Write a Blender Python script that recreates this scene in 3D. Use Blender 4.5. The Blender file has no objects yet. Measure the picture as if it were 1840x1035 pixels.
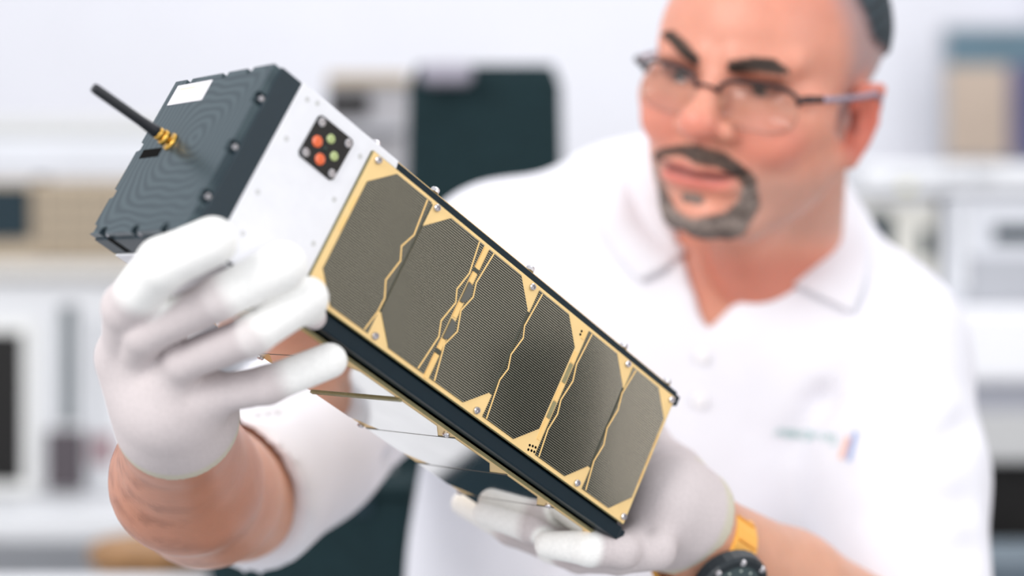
import bpy, bmesh, math, random
import numpy as np
from mathutils import Matrix, Vector
random.seed(7); np.random.seed(7)
sc = bpy.context.scene
COL = sc.collection

# ------------------------------------------------------------------ camera, light, exposure
CAMH = 1.45
F = 2950.0
cam_d = bpy.data.cameras.new('camera'); cam = bpy.data.objects.new('camera', cam_d); COL.objects.link(cam)
cam.location = (0, 0, CAMH); cam.rotation_euler = (math.pi/2, 0, 0)
cam_d.sensor_width = 36; cam_d.lens = F/1840*36; cam_d.clip_start = 0.02; cam_d.clip_end = 50
cam_d.dof.use_dof = True; cam_d.dof.focus_distance = 0.917; cam_d.dof.aperture_fstop = 2.35
sc.camera = cam
sc.view_settings.view_transform = 'Standard'; sc.view_settings.look = 'None'
sc.view_settings.gamma = 1; sc.view_settings.use_curve_mapping = False
sc.view_settings.exposure = 0.22
wd = bpy.data.worlds.new('world'); sc.world = wd; wd.use_nodes = True
bg = wd.node_tree.nodes['Background']; bg.inputs[0].default_value = (0.93, 0.95, 1.0, 1); bg.inputs[1].default_value = 0.80

def area(name, loc, target, size, size_y, power, color=(1, 1, 1)):
    l = bpy.data.lights.new(name, 'AREA'); l.shape = 'RECTANGLE'; l.size = size; l.size_y = size_y
    l.energy = power; l.color = color
    o = bpy.data.objects.new(name, l); COL.objects.link(o); o.location = loc
    o.rotation_euler = (Vector(target)-Vector(loc)).to_track_quat('-Z', 'Y').to_euler()
    return o
area('window_light', (-1.9, -0.9, 2.9), (0.1, 1.1, 1.4), 2.0, 1.6, 60, (1.0, 0.985, 0.96))
area('ceiling_panel_light', (0.6, 2.2, 3.3), (0.3, 2.0, 1.0), 2.6, 1.6, 26, (0.97, 0.985, 1.0))

area('side_fill_light', (1.9, -0.9, 2.1), (0.0, 1.0, 1.3), 1.8, 1.6, 23, (0.98, 0.985, 1.0))  # softbox added at front right to brighten the white plate

# ------------------------------------------------------------------ frames of reference
SR = np.array([[0.64423272, -0.39309296, -0.65608089], [0.51951674, 0.85445834, -0.00181666], [0.5613079, -0.33967465, 0.75468839]])
ST = np.array([-0.117240178, -0.112722374, 0.817734795])
C2W = np.array([[1, 0, 0], [0, 0, 1], [0, -1, 0]], float)     # (right, down, forward) -> world
OFF = np.array([0, 0, CAMH])
def P(u, v, d):                       # a place in the room given by the photo's sight line and its distance
    return C2W @ np.array([(u-920)/F*d, (v-517.5)/F*d, d]) + OFF
SAT = np.eye(4); SAT[:3, :3] = C2W @ SR; SAT[:3, 3] = C2W @ ST + OFF
def S(x, y, z): return SAT[:3, :3] @ (np.array([x, y, z])/1000.0) + SAT[:3, 3]
HRc = np.array([[-0.787, -0.602, 0.137], [-0.218, 0.064, -0.974], [0.577, -0.796, -0.182]])
u_, s_, vt_ = np.linalg.svd(HRc); HRc = u_ @ vt_
_a = math.radians(-5); HRc = np.array([[math.cos(_a), 0, math.sin(_a)], [0, 1, 0], [-math.sin(_a), 0, math.cos(_a)]]) @ HRc
HT = np.array([0.1935, -0.1400, 1.26404876])
_d = math.radians(6); _o = HRc.copy(); _p = np.array([0, .085, -.020])
HRc = HRc @ np.array([[1, 0, 0], [0, math.cos(_d), math.sin(_d)], [0, -math.sin(_d), math.cos(_d)]])
HT = HT+_o @ _p-HRc @ _p
HEAD = np.eye(4)
# head frame: x = the man's right, y = out of the face, z = up, millimetres
HEAD[:3, :3] = C2W @ HRc @ np.diag([1, 1, 1]); HEAD[:3, 3] = C2W @ HT + OFF
def Hd(x, y, z): return HEAD[:3, :3] @ (np.array([x, y, z])/1000.0) + HEAD[:3, 3]

# ------------------------------------------------------------------ materials
def srgb(r, g, b):
    f = lambda c: ((c/255+0.055)/1.055)**2.4 if c/255 > 0.04045 else c/255/12.92
    return (f(r), f(g), f(b), 1)
MATS = {}
def mat(name, col, rough=0.5, metal=0.0, noise=0.0, nscale=40, bump=0.0, bscale=200, spec=0.5, coat=0.0, attr=None, sss=0.0, col2=None, coord='Object'):
    if name in MATS: return MATS[name]
    m = bpy.data.materials.new(name); m.use_nodes = True; nt = m.node_tree; N = nt.nodes; L = nt.links
    b = N['Principled BSDF']
    b.inputs['Base Color'].default_value = col; b.inputs['Roughness'].default_value = rough
    b.inputs['Metallic'].default_value = metal; b.inputs['Specular IOR Level'].default_value = spec
    b.inputs['Coat Weight'].default_value = coat
    if sss:
        b.inputs['Subsurface Weight'].default_value = sss; b.inputs['Subsurface Radius'].default_value = (1.0, 0.35, 0.2)
        b.inputs['Subsurface Scale'].default_value = 0.006
    tc = N.new('ShaderNodeTexCoord')
    if attr:
        a = N.new('ShaderNodeAttribute'); a.attribute_name = attr
        src = a.outputs['Color']
    else: src = None
    if noise or src:
        nz = N.new('ShaderNodeTexNoise'); nz.inputs['Scale'].default_value = nscale; nz.inputs['Detail'].default_value = 4
        L.new(tc.outputs[coord], nz.inputs['Vector'])
        mx = N.new('ShaderNodeMix'); mx.data_type = 'RGBA'; mx.blend_type = 'MIX'
        mr = N.new('ShaderNodeMapRange'); mr.inputs['From Min'].default_value = 0.35; mr.inputs['From Max'].default_value = 0.65
        L.new(nz.outputs['Fac'], mr.inputs['Value']); L.new(mr.outputs['Result'], mx.inputs['Factor'])
        if src:
            d = N.new('ShaderNodeMix'); d.data_type = 'RGBA'; d.blend_type = 'MULTIPLY'; d.inputs['Factor'].default_value = 1
            L.new(src, d.inputs['A']); k = 1-noise; d.inputs['B'].default_value = (k, k, k, 1)
            L.new(src, mx.inputs['A']); L.new(d.outputs['Result'], mx.inputs['B'])
        else:
            c2 = col2 or tuple(c*(1-noise) for c in col[:3])+(1,)
            mx.inputs['A'].default_value = col; mx.inputs['B'].default_value = c2
        L.new(mx.outputs['Result'], b.inputs['Base Color'])
    if bump:
        n2 = N.new('ShaderNodeTexNoise'); n2.inputs['Scale'].default_value = bscale; n2.inputs['Detail'].default_value = 3
        L.new(tc.outputs[coord], n2.inputs['Vector'])
        bp = N.new('ShaderNodeBump'); bp.inputs['Strength'].default_value = bump; bp.inputs['Distance'].default_value = 0.001
        L.new(n2.outputs['Fac'], bp.inputs['Height']); L.new(bp.outputs['Normal'], b.inputs['Normal'])
    MATS[name] = m
    return m

M_black = mat('black_anodised', srgb(22, 42, 52), 0.42, 0.0, 0.10, 300, spec=0.45)
M_rail = mat('black_rail', srgb(12, 34, 44), 0.34, 0.0, 0.08, 200, spec=0.3)
M_dark = mat('dark_recess', srgb(10, 9, 8), 0.9, spec=0.1)
M_white = mat('white_painted_aluminium', srgb(236, 236, 240), 0.5, 0.0, 0.03, 120, spec=0.3)
M_steel = mat('polished_steel', srgb(205, 202, 205), 0.22, 1.0)
M_gold = mat('gold_plated_board', srgb(250, 215, 151), 0.42, 0.15, 0.07, 60, spec=0.4)
M_gold2 = mat('gold_conductor', srgb(252, 212, 140), 0.35, 0.25)
M_brass = mat('brass', srgb(226, 178, 88), 0.25, 1.0)
M_edge = mat('board_edge', srgb(150, 142, 104), 0.5, 0.0, 0.15, 300)
M_gap = mat('dark_board_gap', srgb(70, 72, 60), 0.4)
M_label = mat('white_label', srgb(232, 228, 232), 0.5)
M_orange = mat('orange_filter_glass', srgb(232, 104, 56), 0.12, coat=0.6)
M_green = mat('green_filter_glass', srgb(172, 186, 124), 0.12, coat=0.6)
M_chip = mat('grey_diode', srgb(110, 110, 104), 0.3, 0.5)

def cell_mat(name, base, line, metal, rough, period=1.15):
    m = bpy.data.materials.new(name); m.use_nodes = True; nt = m.node_tree; N = nt.nodes; L = nt.links
    b = N['Principled BSDF']; b.inputs['Roughness'].default_value = rough; b.inputs['Metallic'].default_value = metal
    b.inputs['Coat Weight'].default_value = 0.5; b.inputs['Coat Roughness'].default_value = 0.04
    tc = N.new('ShaderNodeTexCoord'); sp = N.new('ShaderNodeSeparateXYZ'); L.new(tc.outputs['Object'], sp.inputs[0])
    mu = N.new('ShaderNodeMath'); mu.operation = 'MULTIPLY'; mu.inputs[1].default_value = 1000/period; L.new(sp.outputs['Y'], mu.inputs[0])
    fr = N.new('ShaderNodeMath'); fr.operation = 'FRACT'; L.new(mu.outputs[0], fr.inputs[0])
    lt = N.new('ShaderNodeMath'); lt.operation = 'LESS_THAN'; lt.inputs[1].default_value = 0.26; L.new(fr.outputs[0], lt.inputs[0])
    nz = N.new('ShaderNodeTexNoise'); nz.inputs['Scale'].default_value = 30; L.new(tc.outputs['Object'], nz.inputs['Vector'])
    mx0 = N.new('ShaderNodeMix'); mx0.data_type = 'RGBA'; L.new(nz.outputs['Fac'], mx0.inputs['Factor'])
    mx0.inputs['A'].default_value = base; mx0.inputs['B'].default_value = tuple(c*0.75 for c in base[:3])+(1,)
    mx = N.new('ShaderNodeMix'); mx.data_type = 'RGBA'; L.new(lt.outputs[0], mx.inputs['Factor'])
    L.new(mx0.outputs['Result'], mx.inputs['A']); mx.inputs['B'].default_value = line
    L.new(mx.outputs['Result'], b.inputs['Base Color'])
    return m
M_cellA = cell_mat('solar_cell_face', (0.060, 0.064, 0.050, 1), (0.62, 0.58, 0.46, 1), 0.7, 0.10, 1.27)
M_cellB = cell_mat('solar_cell_mirror', (0.88, 0.87, 0.83, 1), (0.93, 0.92, 0.88, 1), 1.0, 0.05)

def plate_mat():
    m = bpy.data.materials.new('machined_black_plate'); m.use_nodes = True; nt = m.node_tree; N = nt.nodes; L = nt.links
    b = N['Principled BSDF']; b.inputs['Roughness'].default_value = 0.33; b.inputs['Metallic'].default_value = 0.35
    tc = N.new('ShaderNodeTexCoord'); mp = N.new('ShaderNodeMapping'); L.new(tc.outputs['Object'], mp.inputs['Vector'])
    mp.inputs['Location'].default_value = (0, -0.05, -0.05)
    nz = N.new('ShaderNodeTexNoise'); nz.inputs['Scale'].default_value = 26; nz.inputs['Detail'].default_value = 1
    L.new(mp.outputs[0], nz.inputs['Vector'])
    vm = N.new('ShaderNodeVectorMath'); vm.operation = 'MULTIPLY_ADD'; vm.inputs[1].default_value = (0.016, 0.016, 0.016)
    L.new(nz.outputs['Color'], vm.inputs[0]); L.new(mp.outputs[0], vm.inputs[2])
    sp = N.new('ShaderNodeSeparateXYZ'); L.new(vm.outputs[0], sp.inputs[0])
    ab = []
    for k in ('Y', 'Z'):
        a = N.new('ShaderNodeMath'); a.operation = 'ABSOLUTE'; L.new(sp.outputs[k], a.inputs[0]); ab.append(a)
    mxm = N.new('ShaderNodeMath'); mxm.operation = 'SMOOTH_MAX'; mxm.inputs[2].default_value = 0.02
    L.new(ab[0].outputs[0], mxm.inputs[0]); L.new(ab[1].outputs[0], mxm.inputs[1])
    s = N.new('ShaderNodeMath'); s.operation = 'MULTIPLY'; s.inputs[1].default_value = 1350; L.new(mxm.outputs[0], s.inputs[0])
    sn = N.new('ShaderNodeMath'); sn.operation = 'SINE'; L.new(s.outputs[0], sn.inputs[0])
    mr = N.new('ShaderNodeMapRange'); mr.inputs['From Min'].default_value = -1; L.new(sn.outputs[0], mr.inputs['Value'])
    mx = N.new('ShaderNodeMix'); mx.data_type = 'RGBA'; L.new(mr.outputs['Result'], mx.inputs['Factor'])
    mx.inputs['A'].default_value = srgb(46, 62, 70); mx.inputs['B'].default_value = srgb(68, 84, 90)
    L.new(mx.outputs['Result'], b.inputs['Base Color'])
    return m
M_plate = plate_mat()

# ------------------------------------------------------------------ object helpers
def link(name, me, parent=None, m=None, smooth=False):
    o = bpy.data.objects.new(name, me); COL.objects.link(o)
    if m is not None and not me.materials: me.materials.append(m)
    if smooth:
        me.polygons.foreach_set('use_smooth', np.ones(len(me.polygons), bool))
    if parent is not None: o.parent = parent
    return o
def tag(o, label=None, cat=None, group=None, kind=None):
    for k, v in (('label', label), ('category', cat), ('group', group), ('kind', kind)):
        if v: o[k] = v
    return o
def empty(name, loc=(0, 0, 0), mw=None):
    o = bpy.data.objects.new(name, None); COL.objects.link(o); o.empty_display_size = 0.05
    if mw is not None: o.matrix_world = Matrix(mw.tolist())
    else: o.location = loc
    return o
def bm_mesh(name, bm):
    me = bpy.data.meshes.new(name); bmesh.ops.recalc_face_normals(bm, faces=bm.faces); bm.to_mesh(me); bm.free(); return me
def add_box(bm, lo, hi, bevel=0.0, seg=2):
    lo = Vector(lo); hi = Vector(hi)
    r = bmesh.ops.create_cube(bm, size=1, matrix=Matrix.Translation((lo+hi)/2) @ Matrix.Diagonal(((hi.x-lo.x), (hi.y-lo.y), (hi.z-lo.z), 1)))
    if bevel:
        es = list({e for v in r['verts'] for e in v.link_edges})
        bmesh.ops.bevel(bm, geom=es, offset=bevel, segments=seg, affect='EDGES', profile=0.5)
def box(name, lo, hi, m, parent=None, bevel=0.0):
    bm = bmesh.new(); add_box(bm, lo, hi, bevel); return link(name, bm_mesh(name, bm), parent, m)
def prism(bm, pts, a0, a1, axis):
    """closed outline extruded along an axis; pts are the two other coordinates in order"""
    def v3(p, a):
        return {'x': (a, p[0], p[1]), 'y': (p[0], a, p[1]), 'z': (p[0], p[1], a)}[axis]
    v0 = [bm.verts.new(v3(p, a0)) for p in pts]; v1 = [bm.verts.new(v3(p, a1)) for p in pts]
    bm.faces.new(v0); bm.faces.new(list(reversed(v1)))
    n = len(pts)
    for i in range(n): bm.faces.new([v0[i], v1[i], v1[(i+1) % n], v0[(i+1) % n]])
def lathe(bm, prof, origin, axis, seg=20):
    """prof: (radius, height) pairs revolved about axis through origin"""
    q = Vector(axis).normalized().to_track_quat('Z', 'Y').to_matrix(); o = Vector(origin)
    rings = []
    for r, h in prof:
        if r <= 1e-9: rings.append([bm.verts.new(o+q@Vector((0, 0, h)))]); continue
        rings.append([bm.verts.new(o+q@Vector((r*math.cos(2*math.pi*i/seg), r*math.sin(2*math.pi*i/seg), h))) for i in range(seg)])
    for a, b in zip(rings, rings[1:]):
        for i in range(seg):
            j = (i+1) % seg
            if len(a) == 1 and len(b) == 1: continue
            if len(a) == 1: bm.faces.new([a[0], b[i], b[j]])
            elif len(b) == 1: bm.faces.new([a[i], a[j], b[0]])
            else: bm.faces.new([a[i], a[j], b[j], b[i]])
def tube(bm, pts, rad, seg=10, cap=True):
    pts = [Vector(p) for p in pts]; n = len(pts)
    rads = rad if hasattr(rad, '__len__') else [rad]*n
    rings = []; up = None
    for i, p in enumerate(pts):
        t = (pts[min(i+1, n-1)]-pts[max(i-1, 0)]).normalized()
        if up is None: up = t.orthogonal().normalized()
        up = (up-t*up.dot(t)).normalized(); w = t.cross(up)
        rings.append([bm.verts.new(p+(up*math.cos(2*math.pi*k/seg)+w*math.sin(2*math.pi*k/seg))*rads[i]) for k in range(seg)])
    for a, b in zip(rings, rings[1:]):
        for k in range(seg): bm.faces.new([a[k], a[(k+1) % seg], b[(k+1) % seg], b[k]])
    if cap: bm.faces.new(list(reversed(rings[0]))); bm.faces.new(rings[-1])
def spline(pts, n=8):
    pts = [np.array(p, float) for p in pts]; out = []
    for i in range(len(pts)-1):
        p0 = pts[max(i-1, 0)]; p1 = pts[i]; p2 = pts[i+1]; p3 = pts[min(i+2, len(pts)-1)]
        for k in range(n):
            t = k/n
            out.append(0.5*((2*p1)+(-p0+p2)*t+(2*p0-5*p1+4*p2-p3)*t*t+(-p0+3*p1-3*p2+p3)*t**3))
    out.append(pts[-1]); return out

# ------------------------------------------------------------------ implicit surfaces (bodies, gloves, cloth)
class Field:
    def __init__(s, lo, hi, h):
        s.lo = np.array(lo, float); s.h = h
        s.n = np.ceil((np.array(hi)-s.lo)/h).astype(int)+1
        s.F = np.full(s.n, 1.0e3, np.float32)
        s.ax = [s.lo[i]+h*np.arange(s.n[i]) for i in range(3)]
    def _sub(s, lo, hi):
        i0 = np.maximum(np.floor((np.array(lo)-s.lo)/s.h).astype(int), 0)
        i1 = np.minimum(np.ceil((np.array(hi)-s.lo)/s.h).astype(int)+1, s.n)
        if np.any(i1 <= i0): return None, None
        sl = tuple(slice(a, b) for a, b in zip(i0, i1))
        X = s.ax[0][sl[0]][:, None, None]; Y = s.ax[1][sl[1]][None, :, None]; Z = s.ax[2][sl[2]][None, None, :]
        return sl, (X, Y, Z)
    def _comb(s, sl, d, k, sub):
        A = s.F[sl]
        if sub: d = -d
        sg = -1 if sub else 1
        if k <= 0: s.F[sl] = sg*np.minimum(sg*A, sg*d); return
        a = sg*A; b = sg*d
        h = np.clip(0.5+0.5*(b-a)/k, 0, 1)
        s.F[sl] = sg*(b*(1-h)+a*h-k*h*(1-h))
    def ell(s, c, r, k=0.0, sub=False, rot=None):
        c = np.array(c, float); r = np.array(r, float); m = r.max()*(1.25)+3*k+3*s.h
        sl, G = s._sub(c-m, c+m)
        if sl is None: return
        X, Y, Z = G[0]-c[0], G[1]-c[1], G[2]-c[2]
        if rot is not None:
            R = np.array(rot)
            X, Y, Z = (R[0, 0]*X+R[1, 0]*Y+R[2, 0]*Z, R[0, 1]*X+R[1, 1]*Y+R[2, 1]*Z, R[0, 2]*X+R[1, 2]*Y+R[2, 2]*Z)
        k0 = np.sqrt((X/r[0])**2+(Y/r[1])**2+(Z/r[2])**2); k1 = np.sqrt((X/r[0]**2)**2+(Y/r[1]**2)**2+(Z/r[2]**2)**2)+1e-9
        s._comb(sl, k0*(k0-1)/k1, k, sub)
    def cone(s, a, b, ra, rb, k=0.0, sub=False, flat=None):
        a = np.array(a, float); b = np.array(b, float); m = max(ra, rb)*1.1+3*k+3*s.h
        sl, G = s._sub(np.minimum(a, b)-m, np.maximum(a, b)+m)
        if sl is None: return
        ab = b-a; L2 = ab@ab+1e-12
        X, Y, Z = G[0]-a[0], G[1]-a[1], G[2]-a[2]
        t = np.clip((X*ab[0]+Y*ab[1]+Z*ab[2])/L2, 0, 1)
        dx, dy, dz = X-t*ab[0], Y-t*ab[1], Z-t*ab[2]
        if flat is not None:          # (axis vector, factor>1 squeezes along it)
            n, f = np.array(flat[0], float), flat[1]; n = n/np.linalg.norm(n)
            q = (dx*n[0]+dy*n[1]+dz*n[2])*(f-1); dx = dx+q*n[0]; dy = dy+q*n[1]; dz = dz+q*n[2]
        s._comb(sl, np.sqrt(dx*dx+dy*dy+dz*dz)-(ra+(rb-ra)*t), k, sub)
    def chain(s, pts, rs, k=0.0, flat=None):
        for i in range(len(pts)-1): s.cone(pts[i], pts[i+1], rs[i], rs[i+1], k if i == 0 else min(k, 0.35*rs[i]) if k else 0, flat=flat)
    def convex(s, planes, lo, hi, k=0.0, sub=True):
        sl, G = s._sub(lo, hi)
        d = None
        for p, n in planes:
            n = np.array(n, float); n /= np.linalg.norm(n)
            e = (G[0]-p[0])*n[0]+(G[1]-p[1])*n[1]+(G[2]-p[2])*n[2]
            d = e if d is None else np.maximum(d, e)
        s._comb(sl, d, k, sub)
    def plane(s, p, n, keep_below=True):
        """keep the side where (x-p).n < 0"""
        n = np.array(n, float); n /= np.linalg.norm(n); p = np.array(p, float)
        d = (s.ax[0]-p[0])[:, None, None]*n[0]+(s.ax[1]-p[1])[None, :, None]*n[1]+(s.ax[2]-p[2])[None, None, :]*n[2]
        s.F = np.maximum(s.F, d.astype(np.float32))
    def mesh(s, smooth=1):
        Fd = s.F
        Fd[0] = Fd[-1] = 1; Fd[:, 0] = Fd[:, -1] = 1; Fd[:, :, 0] = Fd[:, :, -1] = 1
        ins = Fd < 0
        n = np.array(Fd.shape)-1
        cnt = np.zeros(n, np.int8)
        for dx in (0, 1):
            for dy in (0, 1):
                for dz in (0, 1): cnt += ins[dx:dx+n[0], dy:dy+n[1], dz:dz+n[2]]
        act = (cnt > 0) & (cnt < 8)
        I, J, K = np.nonzero(act)
        idx = np.full(n, -1, np.int64); idx[I, J, K] = np.arange(len(I))
        acc = np.zeros((len(I), 3)); w = np.zeros(len(I))
        for d in range(3):
            o1, o2 = [x for x in range(3) if x != d]
            for a in (0, 1):
                for b in (0, 1):
                    p = [I.copy(), J.copy(), K.copy()]; p[o1] = p[o1]+a; p[o2] = p[o2]+b
                    q = [x.copy() for x in p]; q[d] = q[d]+1
                    f0 = Fd[p[0], p[1], p[2]].astype(float); f1 = Fd[q[0], q[1], q[2]].astype(float)
                    m = (f0 < 0) != (f1 < 0)
                    t = np.where(m, f0/np.where(m, f0-f1, 1), 0)
                    v = np.zeros((len(I), 3)); v[:, o1] = a; v[:, o2] = b; v[:, d] = t
                    acc[m] += v[m]; w[m] += 1
        V = s.lo+s.h*(np.stack([I, J, K], 1)+acc/w[:, None])
        Q = []
        for d in range(3):
            o1, o2 = (d+1) % 3, (d+2) % 3
            A = ins; sl0 = [slice(None)]*3; sl1 = [slice(None)]*3; sl0[d] = slice(0, -1); sl1[d] = slice(1, None)
            a = A[tuple(sl0)]; b = A[tuple(sl1)]
            E = np.nonzero(a != b); e = [x for x in E]
            ok = (e[o1] > 0) & (e[o2] > 0) & (e[o1] < n[o1]) & (e[o2] < n[o2])
            e = [x[ok] for x in e]
            flip = a[tuple(e)]
            def cell(da, db):
                p = [x for x in e]; p[o1] = p[o1]+da; p[o2] = p[o2]+db
                return idx[p[0], p[1], p[2]]
            q = np.stack([cell(-1, -1), cell(0, -1), cell(0, 0), cell(-1, 0)], 1)
            q[~flip] = q[~flip][:, ::-1]
            Q.append(q)
        Q = np.concatenate(Q)
        Q = Q[(Q >= 0).all(1)]
        for _ in range(smooth):
            acc = np.zeros_like(V); c = np.zeros(len(V))
            for i in range(4):
                a = Q[:, i]; b = Q[:, (i+1) % 4]
                for ax in range(3): acc[:, ax] += np.bincount(a, V[b, ax], len(V))
                c += np.bincount(a, minlength=len(V))
            V = 0.4*V+0.6*acc/np.maximum(c, 1)[:, None]
        return V, Q
def np_mesh(name, V, Q, col=None):
    me = bpy.data.meshes.new(name)
    me.vertices.add(len(V)); me.vertices.foreach_set('co', np.asarray(V, np.float32).ravel())
    me.loops.add(Q.size); me.loops.foreach_set('vertex_index', Q.ravel().astype(np.int32))
    me.polygons.add(len(Q)); me.polygons.foreach_set('loop_start', (np.arange(len(Q))*4).astype(np.int32))
    me.update(calc_edges=True); me.validate()
    me.polygons.foreach_set('use_smooth', np.ones(len(me.polygons), bool))
    if col is not None:
        a = me.color_attributes.new('Col', 'FLOAT_COLOR', 'POINT')
        c = np.ones((len(V), 4), np.float32); c[:, :3] = col; a.data.foreach_set('color', c.ravel())
    return me
def sstep(x, a, b):
    t = np.clip((x-a)/(b-a), 0, 1); return t*t*(3-2*t)
def seg_dist(V, a, b):
    a = np.array(a); b = np.array(b); ab = b-a
    t = np.clip((V-a)@ab/(ab@ab), 0, 1); return np.linalg.norm(V-(a+t[:, None]*ab), axis=1), t
def vnoise(V, scale, seed=0):
    """cheap smooth noise from summed sines"""
    r = np.random.RandomState(seed); o = np.zeros(len(V))
    for i in range(7):
        k = r.normal(size=3)*scale*(1+0.5*i); o += np.sin(V@k+r.uniform(0, 6.28))/(1+0.4*i)
    return o/3.2

# ================================================================== THE ROOM
def struct(name, lo, hi, m):
    return tag(box(name, lo, hi, m), kind='structure')
M_wall = mat('lab_wall_paint', srgb(232, 232, 238), 0.8, 0, 0.03, 3, bump=0.05)
M_floor = mat('grey_vinyl_floor', srgb(176, 178, 180), 0.45, 0, 0.08, 8)
M_greyw = mat('light_grey_steel', srgb(222, 223, 226), 0.45, 0, 0.04, 10)
M_grey2 = mat('mid_grey_plastic', srgb(170, 172, 178), 0.5, 0, 0.06, 10)
M_beige = mat('beige_instrument_paint', srgb(178, 162, 140), 0.5, 0, 0.05, 12)
M_teal = mat('dark_teal_plastic', srgb(24, 46, 56), 0.65, 0, 0.15, 20, spec=0.3)
M_teal2 = mat('dark_fabric', srgb(24, 44, 48), 0.85, 0, 0.2, 60, spec=0.2)
M_blk = mat('near_black', srgb(16, 14, 14), 0.5, spec=0.3)
M_table = mat('white_bench_top', srgb(238, 238, 242), 0.4)
struct('floor', (-3.2, -1.6, -0.06), (2.5, 4.3, 0.0), M_floor)
struct('wall_back', (-3.2, 4.2, 0.0), (1.32, 4.3, 2.9), M_wall)
struct('wall_right', (2.4, -1.6, 0.0), (2.5, 4.3, 2.9), mat('side_wall_paint', srgb(196, 190, 184), 0.8, 0, 0.05, 3))
wn = tag(empty('glow_panel', (2.39, .80, .98)), kind='structure')  # unseen glowing panel added to brighten the last solar cell's reflection
em = bpy.data.materials.new('reflection_glow'); em.use_nodes = True; b_ = em.node_tree.nodes['Principled BSDF']
b_.inputs['Emission Color'].default_value = (1, .90, .86, 1); b_.inputs['Emission Strength'].default_value = 1.0; b_.inputs['Base Color'].default_value = (.4, .4, .42, 1)
box('glow_pane', (-.005, -.03, .02), (.004, .75, .9), em, wn)
for lo_, hi_ in (((-.03, -.06, -.03), (.01, -.03, .95)), ((-.03, .75, -.03), (.01, .78, .95)), ((-.05, -.08, -.04), (.01, .80, .0)), ((-.03, -.06, .92), (.01, .78, .96)), ((-.02, .35, 0), (.01, .375, .93))):
    box('glow_frame', lo_, hi_, mat('glow_frame_white', srgb(226, 226, 226), .5), wn, .004)
struct('wall_corner', (1.32, 4.0, 0.0), (2.4, 4.3, 2.9), M_wall)

def px_box(u0, v0, u1, v1, d, depth):       # room box whose front spans a patch of the picture at distance d
    a = P(u0, v1, d); b = P(u1, v0, d)
    return (a[0], d, a[2]), (b[0], d+depth, b[2])
def floor_box(u0, v0, u1, d, depth):
    lo, hi = px_box(u0, v0, u1, v0+1, d, depth); return (lo[0], lo[1], 0.0), hi

# framed picture on the right
t = empty('framed_picture', tuple(P(1850, 170, 3.98)))
tag(t, 'framed picture in teal, beige and violet on the back wall, right edge', 'picture')
def rel(o, lo, hi):
    l = o.location; return tuple(lo[i]-l[i] for i in range(3)), tuple(hi[i]-l[i] for i in range(3))
def part(name, lo, hi, m, par, bevel=0.0):
    lo, hi = rel(par, lo, hi); return box(name, lo, hi, m, par, bevel)
lo, hi = px_box(1693, 45, 2000, 292, 3.955, 0.04); part('picture_frame', lo, hi, M_grey2, t, 0.006)
lo, hi = px_box(1702, 54, 1990, 118, 3.948, 0.01); part('picture_sky', lo, hi, mat('picture_teal', srgb(96, 122, 136), 0.7, 0, .15, 5), t)
lo, hi = px_box(1702, 118, 1812, 284, 3.948, 0.01); part('picture_ground', lo, hi, mat('picture_beige', srgb(190, 172, 156), 0.7, 0, .12, 6), t)
lo, hi = px_box(1812, 118, 1990, 284, 3.948, 0.01); part('picture_violet_part', lo, hi, mat('picture_violet', srgb(98, 96, 128), 0.7, 0, .2, 6), t)  # violet printed area of the picture

# right bench with drawer front, above a dark knee space
t = empty('lab_bench', tuple(P(1900, 1400, 2.6))); t.location.z = 0
tag(t, 'white topped lab bench with grey drawer rail behind the man on the right', 'bench')
BZ = P(0, 560, 2.6)[2]
zt = P(0, 552, 2.5)[2]; zl = P(0, 690, 2.5)[2]; zd = P(0, 742, 2.5)[2]; ze = P(0, 832, 2.5)[2]
x0 = 0.45; x1 = 1.7
part('bench_top', (x0, 2.5, zl), (x1, 3.5, zt), M_table, t, 0.012)
part('rail', (x0+.02, 2.53, zd), (x1, 3.4, zl), mat('rail_grey', srgb(168, 170, 180), .5), t)
part('drawer', (x0+.02, 2.51, ze), (0.98, 3.4, zd), mat('drawer_grey', srgb(196, 196, 196), .5, 0, .05, 6), t, 0.006)
part('drawer', (0.99, 2.51, ze), (x1, 3.4, zd), mat('drawer_grey', srgb(196, 196, 196), .5), t, 0.006)
part('knee_shade_block', (x0+.04, 2.60, 0.0), (x1, 3.4, ze), M_blk, t)  # black block stands in for the shade in the knee space
part('leg', (x0, 2.5, 0.0), (x0+.04, 2.56, ze), M_grey2, t)
part('leg', (x1-.04, 2.5, 0.0), (x1, 2.56, ze), M_grey2, t)
t = empty('storage_bin', tuple(P(1820, 1010, 2.35))); t.location.z = 0
tag(t, 'blue grey bin standing on the floor in front of the right bench', 'bin')
lo, hi = px_box(1775, 1003, 1990, 1200, 2.32, .16); part('bin_body', (lo[0], lo[1], 0.0), (hi[0], hi[1], hi[2]-.01), mat('bin_grey', srgb(96, 110, 122), .5), t, .01)
part('bin_rim', (lo[0]-.006, lo[1]-.006, hi[2]-.01), (hi[0]+.006, hi[1]+.004, hi[2]), mat('bin_rim', srgb(128, 140, 150), .5), t, .003)

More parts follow.
